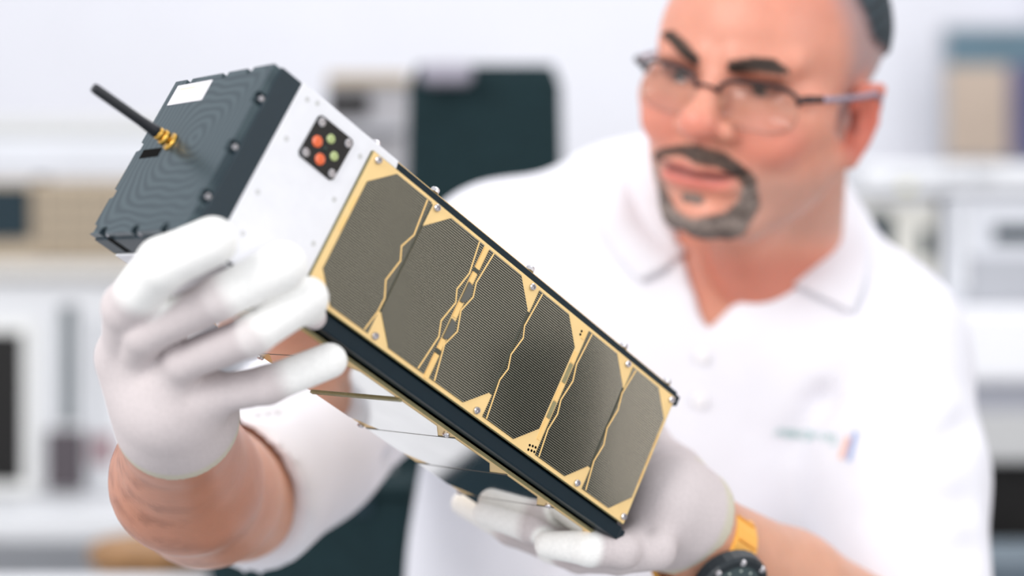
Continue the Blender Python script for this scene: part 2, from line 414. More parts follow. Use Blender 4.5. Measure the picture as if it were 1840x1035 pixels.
# instruments on the right bench
def instrument(name, u0, v0, u1, v1, d, dep, m, label, cat, items, group=None, onz=None):
    lo, hi = px_box(u0, v0, u1, v1, d, dep)
    if onz is not None: lo = (lo[0], lo[1], onz)
    o = empty(name, ((lo[0]+hi[0])/2, (lo[1]+hi[1])/2, lo[2])); tag(o, label, cat, group)
    part('housing', lo, hi, m, o, 0.008)
    for nm, a0, b0, a1, b1, mm, th in items:
        l2, h2 = px_box(a0, b0, a1, b1, d, 0.01)
        part(nm, (l2[0], d-th, l2[2]), (h2[0], d+0.004, h2[2]), mm, o, 0.002)
    return o
M_lgt = mat('pale_instrument_paint', srgb(214, 216, 222), .45, 0, .04, 8)
M_cream = mat('cream_instrument_paint', srgb(214, 212, 204), .45, 0, .04, 8)
instrument('oscilloscope', 1700, 350, 1990, 551, 2.62, .4, M_lgt, 'pale grey bench instrument with dark slanted display at the right edge', 'instrument',
           [('display', 1784, 405, 1990, 436, M_teal, .006), ('front_panel', 1730, 460, 1980, 545, M_grey2, .003), ('handle', 1720, 372, 1732, 520, M_greyw, .02)], onz=zt)
instrument('bench_power_supply', 1530, 352, 1686, 551, 2.64, .4, M_cream, 'cream bench instrument with two dark slots behind the man\'s shoulder', 'instrument',
           [('slot', 1556, 385, 1604, 452, M_teal, .006), ('slot', 1652, 412, 1673, 464, M_teal, .006), ('front_strip', 1535, 356, 1682, 368, M_greyw, .004)], onz=zt)
zs = hi[2]
zi = P(0, 350, 2.64)[2]
instrument('flat_instrument', 1550, 292, 1990, 347, 2.60, .42, mat('pale_lid', srgb(224, 225, 228), .4), 'flat white instrument with a grey seam lying across two boxes on the right', 'instrument',
           [('seam', 1600, 318, 1990, 324, M_grey2, .003), ('button', 1618, 330, 1640, 342, mat('cream_button', srgb(232, 228, 190), .4), .006),
            ('knob', 1750, 292, 1776, 316, M_greyw, .02), ('knob', 1700, 300, 1722, 318, M_greyw, .02)], onz=zi)

# left bench with stacked instruments
zL = P(0, 905, 2.5)[2]
t = empty('side_bench', (-1.0, 2.9, 0)); tag(t, 'light grey bench carrying the instrument stack on the left', 'bench')
part('bench_top', (-2.2, 2.35, zL-.04), (-0.32, 3.4, zL), M_greyw, t, .01)
for xx in (-2.15, -0.38):
    for yy in (2.4, 3.33): part('leg', (xx, yy, 0), (xx+.04, yy+.04, zL-.04), M_grey2, t)
part('back_panel', (-2.1, 3.3, .1), (-0.4, 3.33, zL-.05), M_greyw, t)
D = 2.62
zc = P(0, 500, D)[2]
instrument('instrument_cabinet', -260, 500, 345, 905, D, .45, M_greyw, 'white cabinet with dark screen and vertical slot under the beige instrument', 'cabinet',
           [('screen_frame', -250, 575, 66, 885, mat('pale_frame', srgb(232, 232, 230), .5), .01), ('screen', -240, 597, 44, 865, M_blk, .014),
            ('slot', 108, 548, 139, 760, mat('slot_grey', srgb(112, 118, 122), .5), .006), ('socket', 86, 772, 152, 878, mat('socket_dark', srgb(74, 66, 72), .5), .012),
            ('side_trim', 168, 575, 176, 880, M_grey2, .006), ('badge', 160, 780, 205, 835, mat('dull_red', srgb(150, 118, 122), .5), .004)], onz=zL)
zb = P(0, 468, D-.03)[2]
t = empty('shelf_board', (P(0, 484, D)[0]-.3, D+.2, zc)); tag(t, 'pale grey shelf board under the beige instrument', 'shelf')
lo, hi = px_box(-300, 468, 560, 500, D-.03, .5); part('board', (lo[0], lo[1], zc), (hi[0], hi[1], zb), mat('pale_shelf', srgb(206, 202, 196), .5), t, .004)
items = [('screen', -240, 336, 54, 430, M_teal, .01), ('front_plate', 62, 330, 520, 460, mat('beige_plate', srgb(168, 152, 130), .55), .004)]
for k in range(11): items.append(('groove', 80+k*40, 336, 86+k*40, 456, mat('beige_groove', srgb(140, 130, 116), .6), .007))
for k in range(4): items.append(('seam', 62, 350+k*28, 520, 354+k*28, mat('beige_groove', srgb(140, 130, 116), .6), .006))
instrument('signal_analyser', -280, 325, 530, 468, D, .44, M_beige, 'beige rack instrument with grooved front and dark screen, left', 'instrument', items, onz=zb)
za = P(0, 325, D)[2]
instrument('white_instrument', -280, 248, 540, 325, D+.02, .42, M_lgt, 'white low box lying on the beige rack instrument', 'instrument',
           [('seam', -270, 300, 530, 304, M_grey2, .003), ('foot', 60, 318, 90, 325, M_blk, .002)], onz=za)
zw = P(0, 248, D+.02)[2]
instrument('grey_instrument', -280, 210, 530, 248, D+.05, .4, mat('soft_grey_box', srgb(202, 202, 200), .5), 'flat grey box topmost of the left stack', 'instrument',
           [('seam', -270, 236, 520, 239, M_grey2, .003)], onz=zw)
instrument('floor_printer', 585, 135, 738, 505, 2.55, .35, mat('printer_grey', srgb(168, 166, 170), .5, 0, .08, 8), 'tall grey floor standing printer with black opening left of the dark chair', 'printer',
           [('lid', 590, 132, 735, 152, M_beige, .01), ('opening', 590, 168, 664, 206, M_blk, .012), ('tray', 600, 230, 720, 240, M_grey2, .03)], onz=0.0)

# dark chair behind the satellite
def office_chair(name, cx, cy, w, ztop, label, zseat=0.50, top_patch=True, lean=0.06):
    o = empty(name, (cx, cy, 0)); tag(o, label, 'chair', None)
    zs_ = [ztop-.005, ztop-.03, ztop-.15, ztop-.32, ztop-.50, ztop-.66, zseat+.10]; ws_ = [.088, .098, .100, .110, .118, .112, .095]
    bm = bmesh.new(); prev = None
    for z_, w_ in zip(zs_, ws_):
        yb = (z_-zseat)*lean; ring = []
        for k in range(20):
            a = 2*math.pi*k/20; ca, sa = math.cos(a), math.sin(a)
            ring.append(bm.verts.new((w_*math.copysign(abs(ca)**.45, ca), yb+.028*math.copysign(abs(sa)**.7, sa)-.012*abs(ca)**2, z_)))
        if prev is None: bm.faces.new(ring)
        else:
            for k in range(20): bm.faces.new([prev[k], prev[(k+1) % 20], ring[(k+1) % 20], ring[k]])
        prev = ring
    bm.faces.new(list(reversed(prev)))
    bk = link('backrest', bm_mesh('chair_back', bm), o, M_teal2, True)
    for z_ in (ztop-.24, ztop-.44): # stitched seams across the upholstery
        yb = (z_-zseat)*lean; bm = bmesh.new(); tube(bm, [(-.100, yb-.026, z_), (0, yb-.031, z_-.006), (.100, yb-.026, z_)], .003, 6); link('seam', bm_mesh('seam', bm), bk, M_blk)
    f = Field((-.27, -.27, zseat-.08), (.27, .27, zseat+.08), .012)
    f.ell((0, 0, zseat), (.21, .21, .05)); V, Q = f.mesh(1); V[:, 1] += .16
    link('seat', np_mesh('chair_seat', V, Q), o, M_teal2)
    bm = bmesh.new(); tube(bm, [(0, .15, zseat), (0, .15, .10)], .025); link('gas_lift', bm_mesh('lift', bm), o, M_blk)
    bm = bmesh.new(); tube(bm, [(0, .12, zseat-.02), (0, .04, zseat+.02), (0, .03, zseat+.30)], .022); link('back_bracket', bm_mesh('brk', bm), o, M_blk)
    for k in range(5):
        a = k*2*math.pi/5; e = (.24*math.cos(a), .15+.24*math.sin(a))
        bm = bmesh.new(); tube(bm, [(0, .15, .11), (e[0], e[1], .075)], [.024, .015]); sp = link('leg', bm_mesh('leg', bm), o, M_blk)
        bm = bmesh.new(); lathe(bm, [(0, -.012), (.027, -.012), (.03, 0), (.027, .012), (0, .012)], (e[0], e[1], .031), (math.cos(a+1.57), math.sin(a+1.57), 0), 16)
        link('caster', bm_mesh('caster', bm), sp, M_blk)
    return o
zt1 = P(0, 100, 2.05)[2]
oc = office_chair('office_chair', P(870, 0, 2.05)[0], 2.05, .24, zt1, 'dark teal high backed office chair behind the satellite', zseat=.55)
bm = bmesh.new(); add_box(bm, (-.065, -.03, 0), (.0, .0, .028), .010)
hr = link('head_cushion', bm_mesh('head_cushion', bm), oc, mat('lavender_grey', srgb(150, 146, 158), .7)); hr.location = (-.015, .03, zt1-.035)
# unseen white bench added for the lower panel to mirror, carrying a dark case
zB = CAMH-.324
t = empty('reflector_bench', (-.43, 1.75, 0)); tag(t, 'white island bench with panelled front behind the man\'s right elbow', 'bench')
part('bench_top', (-.80, 1.60, zB-.03), (-.10, 1.86, zB), M_table, t, .006)
for k in range(3): part('front_panel', (-.79+k*.196, 1.615, .08), (-.79+k*.196+.193, 1.635, zB-.035), M_table, t, .003)
part('dark_reflection_panel', (-.20, 1.615, .08), (-.115, 1.635, zB-.035), M_teal, t, .003)  # dark strip added to darken what the lower solar panel mirrors
part('carcass', (-.785, 1.636, .06), (-.115, 1.85, zB-.03), M_greyw, t); part('plinth', (-.77, 1.66, 0), (-.13, 1.84, .06), M_grey2, t)
lo, hi = px_box(372, 872, 742, 1080, 1.70, .15)
t = empty('dark_case', ((lo[0]+hi[0])/2, 1.77, zB)); tag(t, 'dark teal equipment case on the bench between the arm and the trunk', 'case')
part('case_body', (lo[0], lo[1], zB), (hi[0], hi[1], hi[2]-.012), M_teal2, t, .008)
part('lid', (lo[0]-.002, lo[1]-.003, hi[2]-.011), (hi[0]+.002, hi[1]+.003, hi[2]), M_teal2, t, .004)
for xx in (.25, .75):
    x_ = lo[0]+(hi[0]-lo[0])*xx; part('latch', (x_-.01, lo[1]-.006, hi[2]-.03), (x_+.01, lo[1]-.002, hi[2]-.004), M_teal, t, .001)
# clutter on the left bench
t = empty("wooden_stool", (0, 0, 0))
lo, hi = px_box(215, 985, 320, 1300, 2.1, .10)
tag(t, 'brown wooden stool under the forearm, lower left', 'stool')
bm = bmesh.new(); lathe(bm, [(0, -.03), (.07, -.03), (.08, -.015), (.08, 0), (.07, .008), (0, .004)], (0, 0, hi[2]), (0, 0, 1), 32)
t.location = ((lo[0]+hi[0])/2-.0, 2.12, 0)
link('seat', bm_mesh('stool_seat', bm), t, mat('brown_wood', srgb(172, 128, 84), .5, 0, .3, 30))
for a in (45, 135, 225, 315):
    a = math.radians(a); bm = bmesh.new(); tube(bm, [(.05*math.cos(a), .05*math.sin(a), hi[2]-.02), (.13*math.cos(a), .13*math.sin(a), 0)], [.014, .011]); link('leg', bm_mesh('stool_leg', bm), t, mat('steel_leg', srgb(160, 160, 160), .4, .6))
cab = spline([(-1.02, 2.45, zL+.006), (-.93, 2.5, zL+.006), (-.84, 2.42, zL+.006), (-.80, 2.38, zL+.006), (-.77, 2.33, zL-.02), (-.75, 2.32, zL-.25), (-.70, 2.31, zL-.5), (-.60, 2.3, zL-.6), (-.5, 2.31, zL-.45), (-.42, 2.33, zL-.02), (-.40, 2.42, zL+.006)], 8)
bm = bmesh.new(); tube(bm, cab, .006, 8); tag(link('power_cable', bm_mesh('cable', bm), None, M_teal, True), 'dark cable hanging over the edge of the left bench', 'cable')

# unseen dark block by the side wall, added to darken the solar cells' reflection
t = empty('reflection_block', (2.2, .62, 0)); tag(t, 'unseen tall dark block added by the side wall to darken the solar cell reflections', 'cabinet')
part('block_body', (2.0, .60, 0), (2.38, .74, 1.34), mat('slate_block', srgb(30, 38, 40), .6), t, .01)
part('block_front', (1.985, .61, .05), (2.0, .73, 1.32), mat('slate_block', srgb(70, 76, 76), .6), t, .004)

# ================================================================== THE SATELLITE
sat = empty('small_satellite', mw=SAT)
tag(sat, 'box satellite with gold edged solar cells, black end plate and antenna in gloved hands', 'satellite')
mm = 0.001
def sbox(name, lo, hi, m, bevel=0.0, parent=None):
    return box(name, tuple(c*mm for c in lo), tuple(c*mm for c in hi), m, parent or sat, bevel*mm)
def sprism(name, pts, a0, a1, axis, m, parent=None, bevel=0.0):
    bm = bmesh.new(); prism(bm, [(p[0]*mm, p[1]*mm) for p in pts], a0*mm, a1*mm, axis)
    if bevel: bmesh.ops.recalc_face_normals(bm, faces=bm.faces); bmesh.ops.bevel(bm, geom=list(bm.edges), offset=bevel*mm, segments=1, affect='EDGES')
    return link(name, bm_mesh(name, bm), parent or sat, m)
def notch_edge(a, b, notches, wdt, dep):
    """points from corner a to corner b with rectangular bites (2-D)"""
    a = np.array(a, float); b = np.array(b, float); L = np.linalg.norm(b-a); u = (b-a)/L; n = np.array([-u[1], u[0]])
    out = [a]
    for s in notches:
        out += [a+u*(s-wdt/2), a+u*(s-wdt/2)+n*dep*.8+u*.6, a+u*(s-wdt/2+1.4)+n*dep, a+u*(s+wdt/2-1.4)+n*dep, a+u*(s+wdt/2)+n*dep*.8-u*.6, a+u*(s+wdt/2)]
    return out
# end plate outline in (y, z): corners with bites for the screws
o = []
o += notch_edge((1, 1), (99, 1), [20, 49, 78], 7, 4.0)             # camera side edge
o += notch_edge((99, 1), (99, 99), [20, 50, 84], 7, 4.0)           # lower edge
o += notch_edge((99, 99), (1, 99), [3, 25, 55], 6, 3.5)            # far edge
o += notch_edge((1, 99), (1, 1), [15, 52, 76], 6, 3.5)             # upper edge
ep = sprism('end_plate', o, 0, 5, 'x', M_plate)
sbox('end_housing', (4.4, 0, 0), (18, 100, 100), M_black, 0.6)
def screw(name, pos, nrm, r, h, m, parent):
    bm = bmesh.new()
    lathe(bm, [(0, 0), (r, 0), (r, h*.65), (r*.82, h), (r*.5, h), (r*.42, h*.45), (0, h*.45)], Vector(pos)*mm if not isinstance(pos, Vector) else pos, nrm, 16)
    return bm_mesh(name, bm)
SCR = {}
def put_screw(pos, nrm, r=1.9, h=1.8, parent=None, m=None, name='screw'):
    key = (nrm, r, h)
    if key not in SCR: SCR[key] = screw(name, (0, 0, 0), nrm, r*mm, h*mm, m or M_steel, None); SCR[key].materials.append(m or M_steel)
    o = bpy.data.objects.new(name, SCR[key]); COL.objects.link(o); o.parent = parent or sat
    o.location = tuple(c*mm for c in pos); return o
for (y, z) in [(20, 3.0), (49, 3.0), (78, 3.0), (97, 20.5), (97, 50), (97, 84), (96, 97), (76, 97.3), (46, 97.3), (3, 15), (3, 48), (3, 75)]:
    put_screw((4.4, y, z), (-1, 0, 0), 2.2, 2.4)
lb = sbox('label', (-0.3, 4.6, 57), (0, 17.5, 93), M_label, 0)
sbox('printed_line', (-0.36, 7, 72), (-0.3, 8.2, 88), mat('faint_print', srgb(214, 196, 176), .6), 0, lb)
sbox('printed_line', (-0.36, 10.2, 66), (-0.3, 11.2, 88), mat('faint_print2', srgb(200, 204, 214), .6), 0, lb)
sbox('connector_slot', (-0.15, 46.5, 71), (0.2, 52.0, 91), M_dark, 0)
sbox('side_slot', (4, 99.6, 79), (16.5, 100.12, 85), M_dark, 0)
# antenna
ax = np.array([-1.0, 0.02, 0.02]); base = np.array([0, 43.5, 65.0])
an = empty('antenna'); an.parent = sat; 
def sl(name, prof, org, m, par, seg=20, axis=ax):
    bm = bmesh.new(); lathe(bm, [(r*mm, h*mm) for r, h in prof], tuple(np.array(org)*mm), tuple(axis), seg)
    o_ = link(name, bm_mesh(name, bm), par, m, False)
    for p in o_.data.polygons: p.use_smooth = True
    return o_
COL.objects.unlink(an); bpy.data.objects.remove(an)
an = sl('antenna', [(0, 9), (3.1, 9), (3.3, 10), (3.1, 12), (2.7, 20), (2.7, 48), (2.3, 50), (0, 50.4)], base, mat('antenna_rubber', srgb(14, 18, 26), .45), sat)
sl('connector', [(0, -.2), (5.0, -.2), (5.0, 1.2), (2.4, 1.4), (2.4, 4)], base, M_brass, an, 24)
sl('hex_nut', [(2.2, 3.0), (4.4, 3.0), (4.4, 5.6), (3.6, 6.0), (2.2, 6.0)], base, M_brass, an, 6)
sl('collar', [(2.2, 6), (3.3, 6), (3.3, 9.2), (2.8, 9.2)], base, M_brass, an, 20)
# rails at the four long edges
W = 8.5
for (y0, z0) in ((0, 0), (100-W, 0), (0, 100-W), (100-W, 100-W)):
    bm = bmesh.new()
    add_box(bm, (18*mm, y0*mm, z0*mm), (340.5*mm, (y0+W)*mm, (z0+W)*mm), .9*mm, 2)
    add_box(bm, (340*mm, (y0+1)*mm, (z0+1)*mm), (345*mm, (y0+W-1)*mm, (z0+W-1)*mm), .5*mm, 1)
    link('rail', bm_mesh('rail', bm), sat, M_rail)
sbox('core_frame', (18, 3.2, 3.2), (338, 96.8, 96.8), M_dark, 0.5)
# white plate on the camera side
sprism('white_plate', [(18, 0.0), (88, 0.0), (89, 5.2), (70.5, 5.2), (70.5, 99.4), (18, 99.4)], -1.2, 0.4, 'z', M_white, bevel=.25)
for (x, y) in [(24, 6), (24, 30), (24, 62), (27.5, 84), (64, 40), (66, 12), (30, 4), (65, 66), (65, 92)]:
    put_screw((x, y, -1.2), (0, 0, -1), 1.5, 0.18, m=mat('pale_plug', srgb(206, 206, 206), .5), name='plug')
sbox('white_lower_plate', (18, 99.8, 2), (62, 101.2, 98), M_white, .3)
# upper side (C) and far side boards
cb = sbox('upper_solar_panel', (89, -2.4, 5), (337, -0.4, 95), M_gold, .1)
sbox('upper_plate', (18, -1.6, 3), (89, 0.2, 97), M_white, .3)
for x in (75, 121, 202, 290, 334): put_screw((x, -2.4 if x > 89 else -1.6, 6), (0, -1, 0), 2.6, 2.6)
for i in range(6): sbox('solar_cell', (82+44.5*i+8, -2.8, 8), (82+44.5*i+(38 if i else 38), -2.4, 92), M_cellA, 0, cb)
sbox('far_solar_panel', (72, 6, 100.2), (337, 94, 101.8), M_gold, .1)
sbox('far_plate', (18, 3, 99.6), (72, 97, 101), M_white, .2)
# window block with sensors
sw = sprism('sensor_window', [(35.6, 7.6), (57.2, 7.6), (59.0, 9.4), (58.2, 31.6), (56.4, 33.4), (34.8, 33.0), (33.2, 31.2), (33.8, 9.2)], -2.0, -1.0, 'z', mat('sensor_black', srgb(10, 10, 12), .2, coat=.4), bevel=.2)
for (x, y) in ((36.8, 11.2), (55.8, 11.1), (55.4, 30.0), (36.6, 29.8)):
    put_screw((x, y, -2.0), (0, 0, -1), 2.3, 1.1, parent=sw)
for (x, y, m_) in ((39.6, 21.0, M_orange), (45.6, 27.8, M_orange), (45.8, 15.2, M_green), (52.0, 21.6, M_green)):
    l_ = sl('filter', [(0, 0), (3.2, 0), (3.2, .5), (2.6, .7), (0, .55)] if m_ is M_orange else [(0, 0), (2.6, 0), (2.6, .5), (2.1, .7), (0, .55)], (x, y, -2.0), m_, sw, 8, axis=(0, 0, -1))
sl('filter_hub', [(0, 0), (1.6, 0), (1.6, .3), (0, .3)], (45.8, 21.4, -2.0), mat('deep_green_glass', srgb(24, 40, 34), .2), sw, 12, axis=(0, 0, -1))

X0 = [75.3, 118.1, 164.0, 207.4, 252.8, 295.4]; X1 = [116.6, 159.6, 205.2, 247.8, 293.4, 334.6]
BUS = {0: [(113.3, 7.9), (115.4, 28.8), (111.5, 38.3), (114.9, 45.3), (112.0, 58.9), (116.3, 67.4), (116.2, 75.7), (113.6, 88.1)],
       1: [(155.5, 7.6), (158.4, 26.2), (155.4, 38.1), (158.5, 44.8), (154.9, 58.3), (158.0, 66.4), (154.6, 87.9)],
       2: [(167.7, 7.6), (165.2, 28.1), (167.4, 35.9), (163.8, 46.6), (167.6, 57.6), (163.5, 67.9), (167.7, 88.2)],
       3: [(210.2, 8.1), (207.9, 30.4), (210.6, 36.7), (207.5, 49.1), (209.9, 57.0), (207.7, 65.2), (210.4, 88.2)],
       4: [(255.6, 7.8), (254.0, 29.1), (256.5, 38.7), (253.9, 52.4), (255.8, 60.7), (253.9, 71.6), (255.8, 88.2)],
       5: [(298.2, 8.2), (295.1, 25.5), (297.2, 35.3), (294.9, 48.9), (297.6, 58.6), (295.4, 70.4), (298.4, 87.8)]}
def ribbon(name, pts, w, plane_pt, m, parent, th=.35, place=None):
    """flat conductor following pts=(x, y), standing th proud"""
    bm = bmesh.new(); n = len(pts); L_ = []; 
    for i in range(n):
        a = np.array(pts[max(i-1, 0)]); b = np.array(pts[min(i+1, n-1)]); d = (b-a)/np.linalg.norm(b-a); nn = np.array([-d[1], d[0]])
        p = np.array(pts[i]); L_.append((p+nn*w/2, p-nn*w/2))
    vs = []
    for a, b in L_:
        vs.append([bm.verts.new(place(q[0], q[1], h)) for q, h in ((a, plane_pt), (b, plane_pt), (b, plane_pt+th), (a, plane_pt+th))])
    for r, s_ in zip(vs, vs[1:]):
        for k in range(4): bm.faces.new([r[k], r[(k+1) % 4], s_[(k+1) % 4], s_[k]])
    bm.faces.new(vs[0]); bm.faces.new(list(reversed(vs[-1])))
    return link(name, bm_mesh(name, bm), parent, m)
def solar_panel(name, place, cellm, plain=False):
    """place(x, y, h) -> satellite metres; h is the height above the satellite's side"""
    def pb(nm, x0, y0, x1, y1, h0, h1, m, par, pts=None):
        bm = bmesh.new(); pts = pts or [(x0, y0), (x1, y0), (x1, y1), (x0, y1)]
        a = [bm.verts.new(place(p[0], p[1], h0)) for p in pts]; b = [bm.verts.new(place(p[0], p[1], h1)) for p in pts]
        bm.faces.new(a); bm.faces.new(list(reversed(b)))
        for i in range(len(pts)): j = (i+1) % len(pts); bm.faces.new([a[i], b[i], b[j], a[j]])
        return link(nm, bm_mesh(nm, bm), par, m)
    root = pb(name, 70.8, 5.2, 337.2, 91.0, 0.9, 2.8, M_edge, sat)
    pb('copper_face', 71.2, 5.5, 336.8, 90.7, 2.8, 3.0, M_gold, root)
    for i in range(6):
        x0, x1 = X0[i], X1[i]; ya, yb = 7.4, 88.4; c = 14.0
        if plain:
            x0, x1 = [(75.3, 117.0), (118.0, 160.2), (164.0, 206.2), (207.2, 250.6), (251.8, 292.8), (293.8, 334.8)][i]; yb = 90.2
        if i < 2: pts = [(x0, ya+c), (x0+c, ya), (x1, ya), (x1, yb), (x0+c, yb), (x0, yb-c)]
        else: pts = [(x0, ya), (x1-c, ya), (x1, ya+c), (x1, yb-c), (x1-c, yb), (x0, yb)]
        # each cell keeps its own origin at its corner
        cell = pb('solar_cell', 0, 0, 0, 0, 3.0, 3.45, cellm, root, pts)
        if not plain: ribbon('conductor', BUS[i], 0.9, 3.45, M_gold2, root, .12, place)
    if plain:
        pb('bar', 161.0, 6, 163.2, 90.6, 3.0, 4.4, M_edge, root)
        for a, b in ((117.05, 117.95), (206.25, 207.15), (250.65, 251.75), (292.85, 293.75)): pb('joint', a, 7, b, 90.4, 3.0, 3.3, M_gap, root)
        return root
    for a, b in ((116.7, 118.0), (205.3, 207.3), (293.5, 295.3)):      # dark joints between paired cells
        ya, yb = (22, 88) if a < 120 else (8, 75)
        if a > 120: ya, yb = 22, 75
        else: ya, yb = 8, 75
        pb('joint', a, ya, b, yb, 3.0, 3.12, M_gap, root)
    # centre strip between second and third cell
    for (ya, yb) in ((8, 21.5), (23.5, 30), (43, 52), (66, 72), (75, 90)):
        pb('strip', 160.4, ya, 163.2, yb, 3.0, 3.5, M_gold2, root)
    for yc in (22.5, 73.5): pb('strip_clip', 159.6, yc-1.2, 163.6, yc+1.2, 3.0, 3.6, M_gap, root)
    for yc in (36.5, 59.5):
        pb('diode', 0, 0, 0, 0, 3.0, 4.0, M_chip, root, [(160.6, yc-6), (163.6, yc-5.5), (165.4, yc-1.5), (165.0, yc+2), (162.8, yc+6), (160.6, yc+6)])
    for (ya, yb, m_) in ((9, 14, M_gold2), (23, 30, M_gold2), (30.6, 43, M_edge), (43.5, 55, M_gold2), (55.5, 66, M_edge), (66.5, 80, M_gold2)):
        pb('strip', 249.4, ya, 252.0, yb, 3.0, 3.4, m_, root)
    for (x, y) in ((247.9, 10.5), (250.2, 10.0), (248.0, 12.6), (250.4, 12.4), (246.6, 85.6), (248.9, 85.0), (251.2, 84.6), (247.0, 88.2), (249.4, 87.6), (251.6, 87.2)):
        pb('solder_pad', 0, 0, 0, 0, 3.0, 3.12, M_dark, root, [(x+.8*math.cos(k*math.pi/4), y+.8*math.sin(k*math.pi/4)) for k in range(8)])
    for (ya, yb) in ((32, 40), (44, 52)): pb('pad', 73.2, ya, 74.6, yb, 3.0, 3.3, M_gold2, root)
    for (ya, yb) in ((32, 40), (44, 52), (56, 64)): pb('pad', 335.2, ya, 336.4, yb, 3.0, 3.3, M_gold2, root)
    return root
pa = lambda x, y, h: (x*mm, y*mm, -h*mm)
front = solar_panel('solar_panel', pa, M_cellA)
for (x, y) in [(75.4, 7.8), (121.0, 7.7), (201.6, 8.2), (290.2, 7.8), (334.2, 7.8), (121.2, 88.6), (201.8, 88.8), (290.0, 88.6), (334.2, 88.4)]:
    put_screw((x, y-(1.2 if y > 50 else -.5), -3.0), (0, 0, -1), 2.1, 1.9, parent=front)
# lower side: same board seen at a grazing angle
pbm = lambda x, y, h: (x*mm, (100+h)*mm, (y+3.5)*mm)
lower = solar_panel('solar_panel', pbm, M_cellB, True)
tag(lower, 'mirror bright lower solar panel')
for (x, z) in [(75.4, 11), (121.0, 11), (201.6, 11.4), (290.2, 11), (334.2, 11), (121.2, 92), (201.8, 92), (290.0, 92), (334.2, 92)]:
    put_screw((x, 103.0, z+1), (0, 1, 0), 2.1, 1.9, parent=lower)

# ================================================================== THE MAN
man = empty('person', tuple(P(1180, 517, 1.42)[i] if i < 2 else 0 for i in range(3)))
tag(man, 'man with glasses and goatee in white polo shirt and gloves holding the satellite', 'person')
MO = np.array(man.location)
def kid(name, V, Q, m, col=None, parent=None):
    return link(name, np_mesh(name, np.asarray(V)-MO, Q, col), parent or man, m)
M_skin = mat('skin', srgb(226, 165, 140), 0.42, 0, 0.07, 60, bump=0.08, bscale=350, attr='Col', sss=0.35, spec=0.4)
M_hair = mat('short_grey_hair', srgb(60, 64, 66), 0.8, 0, 0.35, 260, bump=0.5, bscale=500, attr='Col')
M_shirt = mat('white_cotton', srgb(232, 231, 237), 0.9, 0, 0.02, 40, bump=0.12, bscale=700, spec=0.1)
M_glove = mat('white_knit_glove', srgb(235, 232, 230), 0.85, 0, 0.06, 500, bump=0.35, bscale=900, attr='Col', spec=0.2)

# ---- head (millimetres in the head frame)
f = Field((-95, -125, -190), (95, 140, 142), 2.0)
f.ell((0, -12, 50), (78, 100, 78))
f.ell((2, 34, 38), (70, 58, 62), 14)
f.ell((0, 36, -14), (72, 54, 68), 16)
f.ell((0, 34, -50), (68, 50, 50), 18)
f.ell((0, 78, -84), (22, 16, 17), 16)
for s_ in (-1, 1):
    f.cone((s_*60, 2, -38), (s_*28, 64, -86), 15, 15, 14)
    f.ell((s_*58, 54, -4), (18, 22, 20), 14)
    f.ell((s_*41, 71, -22), (23, 17, 18), 12)
    f.cone((s_*12, 87, 33), (s_*50, 70, 35), 9, 8, 9)
f.ell((5, 65, -52), (42, 26, 26), 12)
for s_ in (-1, 1):
    f.ell((s_*32, 99, 17), (22, 20, 13), 7, sub=True)
    f.ell((s_*33, 74, 21), (18, 11.5, 12.5), 4)
    f.ell((s_*33, 84, 27), (19, 7, 5), 4)
    f.cone((s_*20, 86.5, 18.0), (s_*46, 78, 17.0), 1.3, 1.2, 1.5, sub=True)
f.cone((0, 85, 30), (0, 103, -8), 8, 11, 8)
f.ell((1, 108, -13), (14.5, 13, 12.5), 7)
for s_ in (-1, 1):
    f.ell((s_*16.5, 94, -17), (8.5, 11, 8.5), 6)
    f.ell((s_*6.5, 106, -27), (4, 5.5, 3.5), 2, sub=True)
f.cone((0, 92, -30), (0, 92, -42), 9, 11, 8)
f.ell((6, 88, -45), (35, 9, 6), 4)
f.ell((6, 87, -59), (31, 10, 8), 5)
for s_ in (-1, 1):
    f.cone((6, 99.5, -52.5), (6+s_*20, 94, -52), 1.6, 1.6, 2, sub=True)
    f.cone((6+s_*20, 94.5, -52), (6+s_*37, 83, -46), 1.6, 2.2, 2, sub=True)
f.ell((0, 97, -71), (20, 6, 4), 6, sub=True)
# ears
EZ = -9
for s_ in (-1, 1):
    f.ell((s_*77, -10, 2+EZ), (5.5, 15, 29), 5, rot=Matrix.Rotation(s_*0.45, 3, 'Z'))
    f.cone((s_*76, 4, 20+EZ), (s_*84, -18, 25+EZ), 4, 4.5, 4); f.cone((s_*84, -18, 25+EZ), (s_*82, -20, 0+EZ), 4.5, 4, 3)
    f.cone((s_*82, -20, 0+EZ), (s_*75, -4, -30+EZ), 4, 6, 4)
    f.ell((s_*82, -6, 2+EZ), (6, 8, 14), 3, sub=True)
    f.ell((s_*75, 2, 1+EZ), (9, 5, 6), 3, sub=True)
# neck
f.cone((0, -28, -10), (0, -66, -170), 56, 57, 18)
f.cone((0, 32, -66), (0, -22, -150), 26, 34, 22)
V, Q = f.mesh(1)
c = np.tile(np.array(srgb(220, 152, 129)[:3]), (len(V), 1))
def paint(mask, rgb, amt=1.0):
    global c
    m_ = (mask*amt)[:, None]; c = c*(1-m_)+np.array(srgb(*rgb)[:3])*m_
def blob(x, y, z, rx, ry, rz): return 1-sstep(np.sqrt(((V[:, 0]-x)/rx)**2+((V[:, 1]-y)/ry)**2+((V[:, 2]-z)/rz)**2), 0.5, 1.0)
nz = vnoise(V, 0.12, 3)
for s_ in (-1, 1):
    paint(blob(s_*44, 78, -22, 36, 34, 28), (212, 124, 106), .5)
    paint(blob(s_*82, -10, -9, 22, 40, 46), (212, 112, 92), .8)
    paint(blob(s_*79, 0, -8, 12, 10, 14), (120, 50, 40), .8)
paint(blob(0, 112, -18, 24, 22, 20), (222, 134, 116), .6)
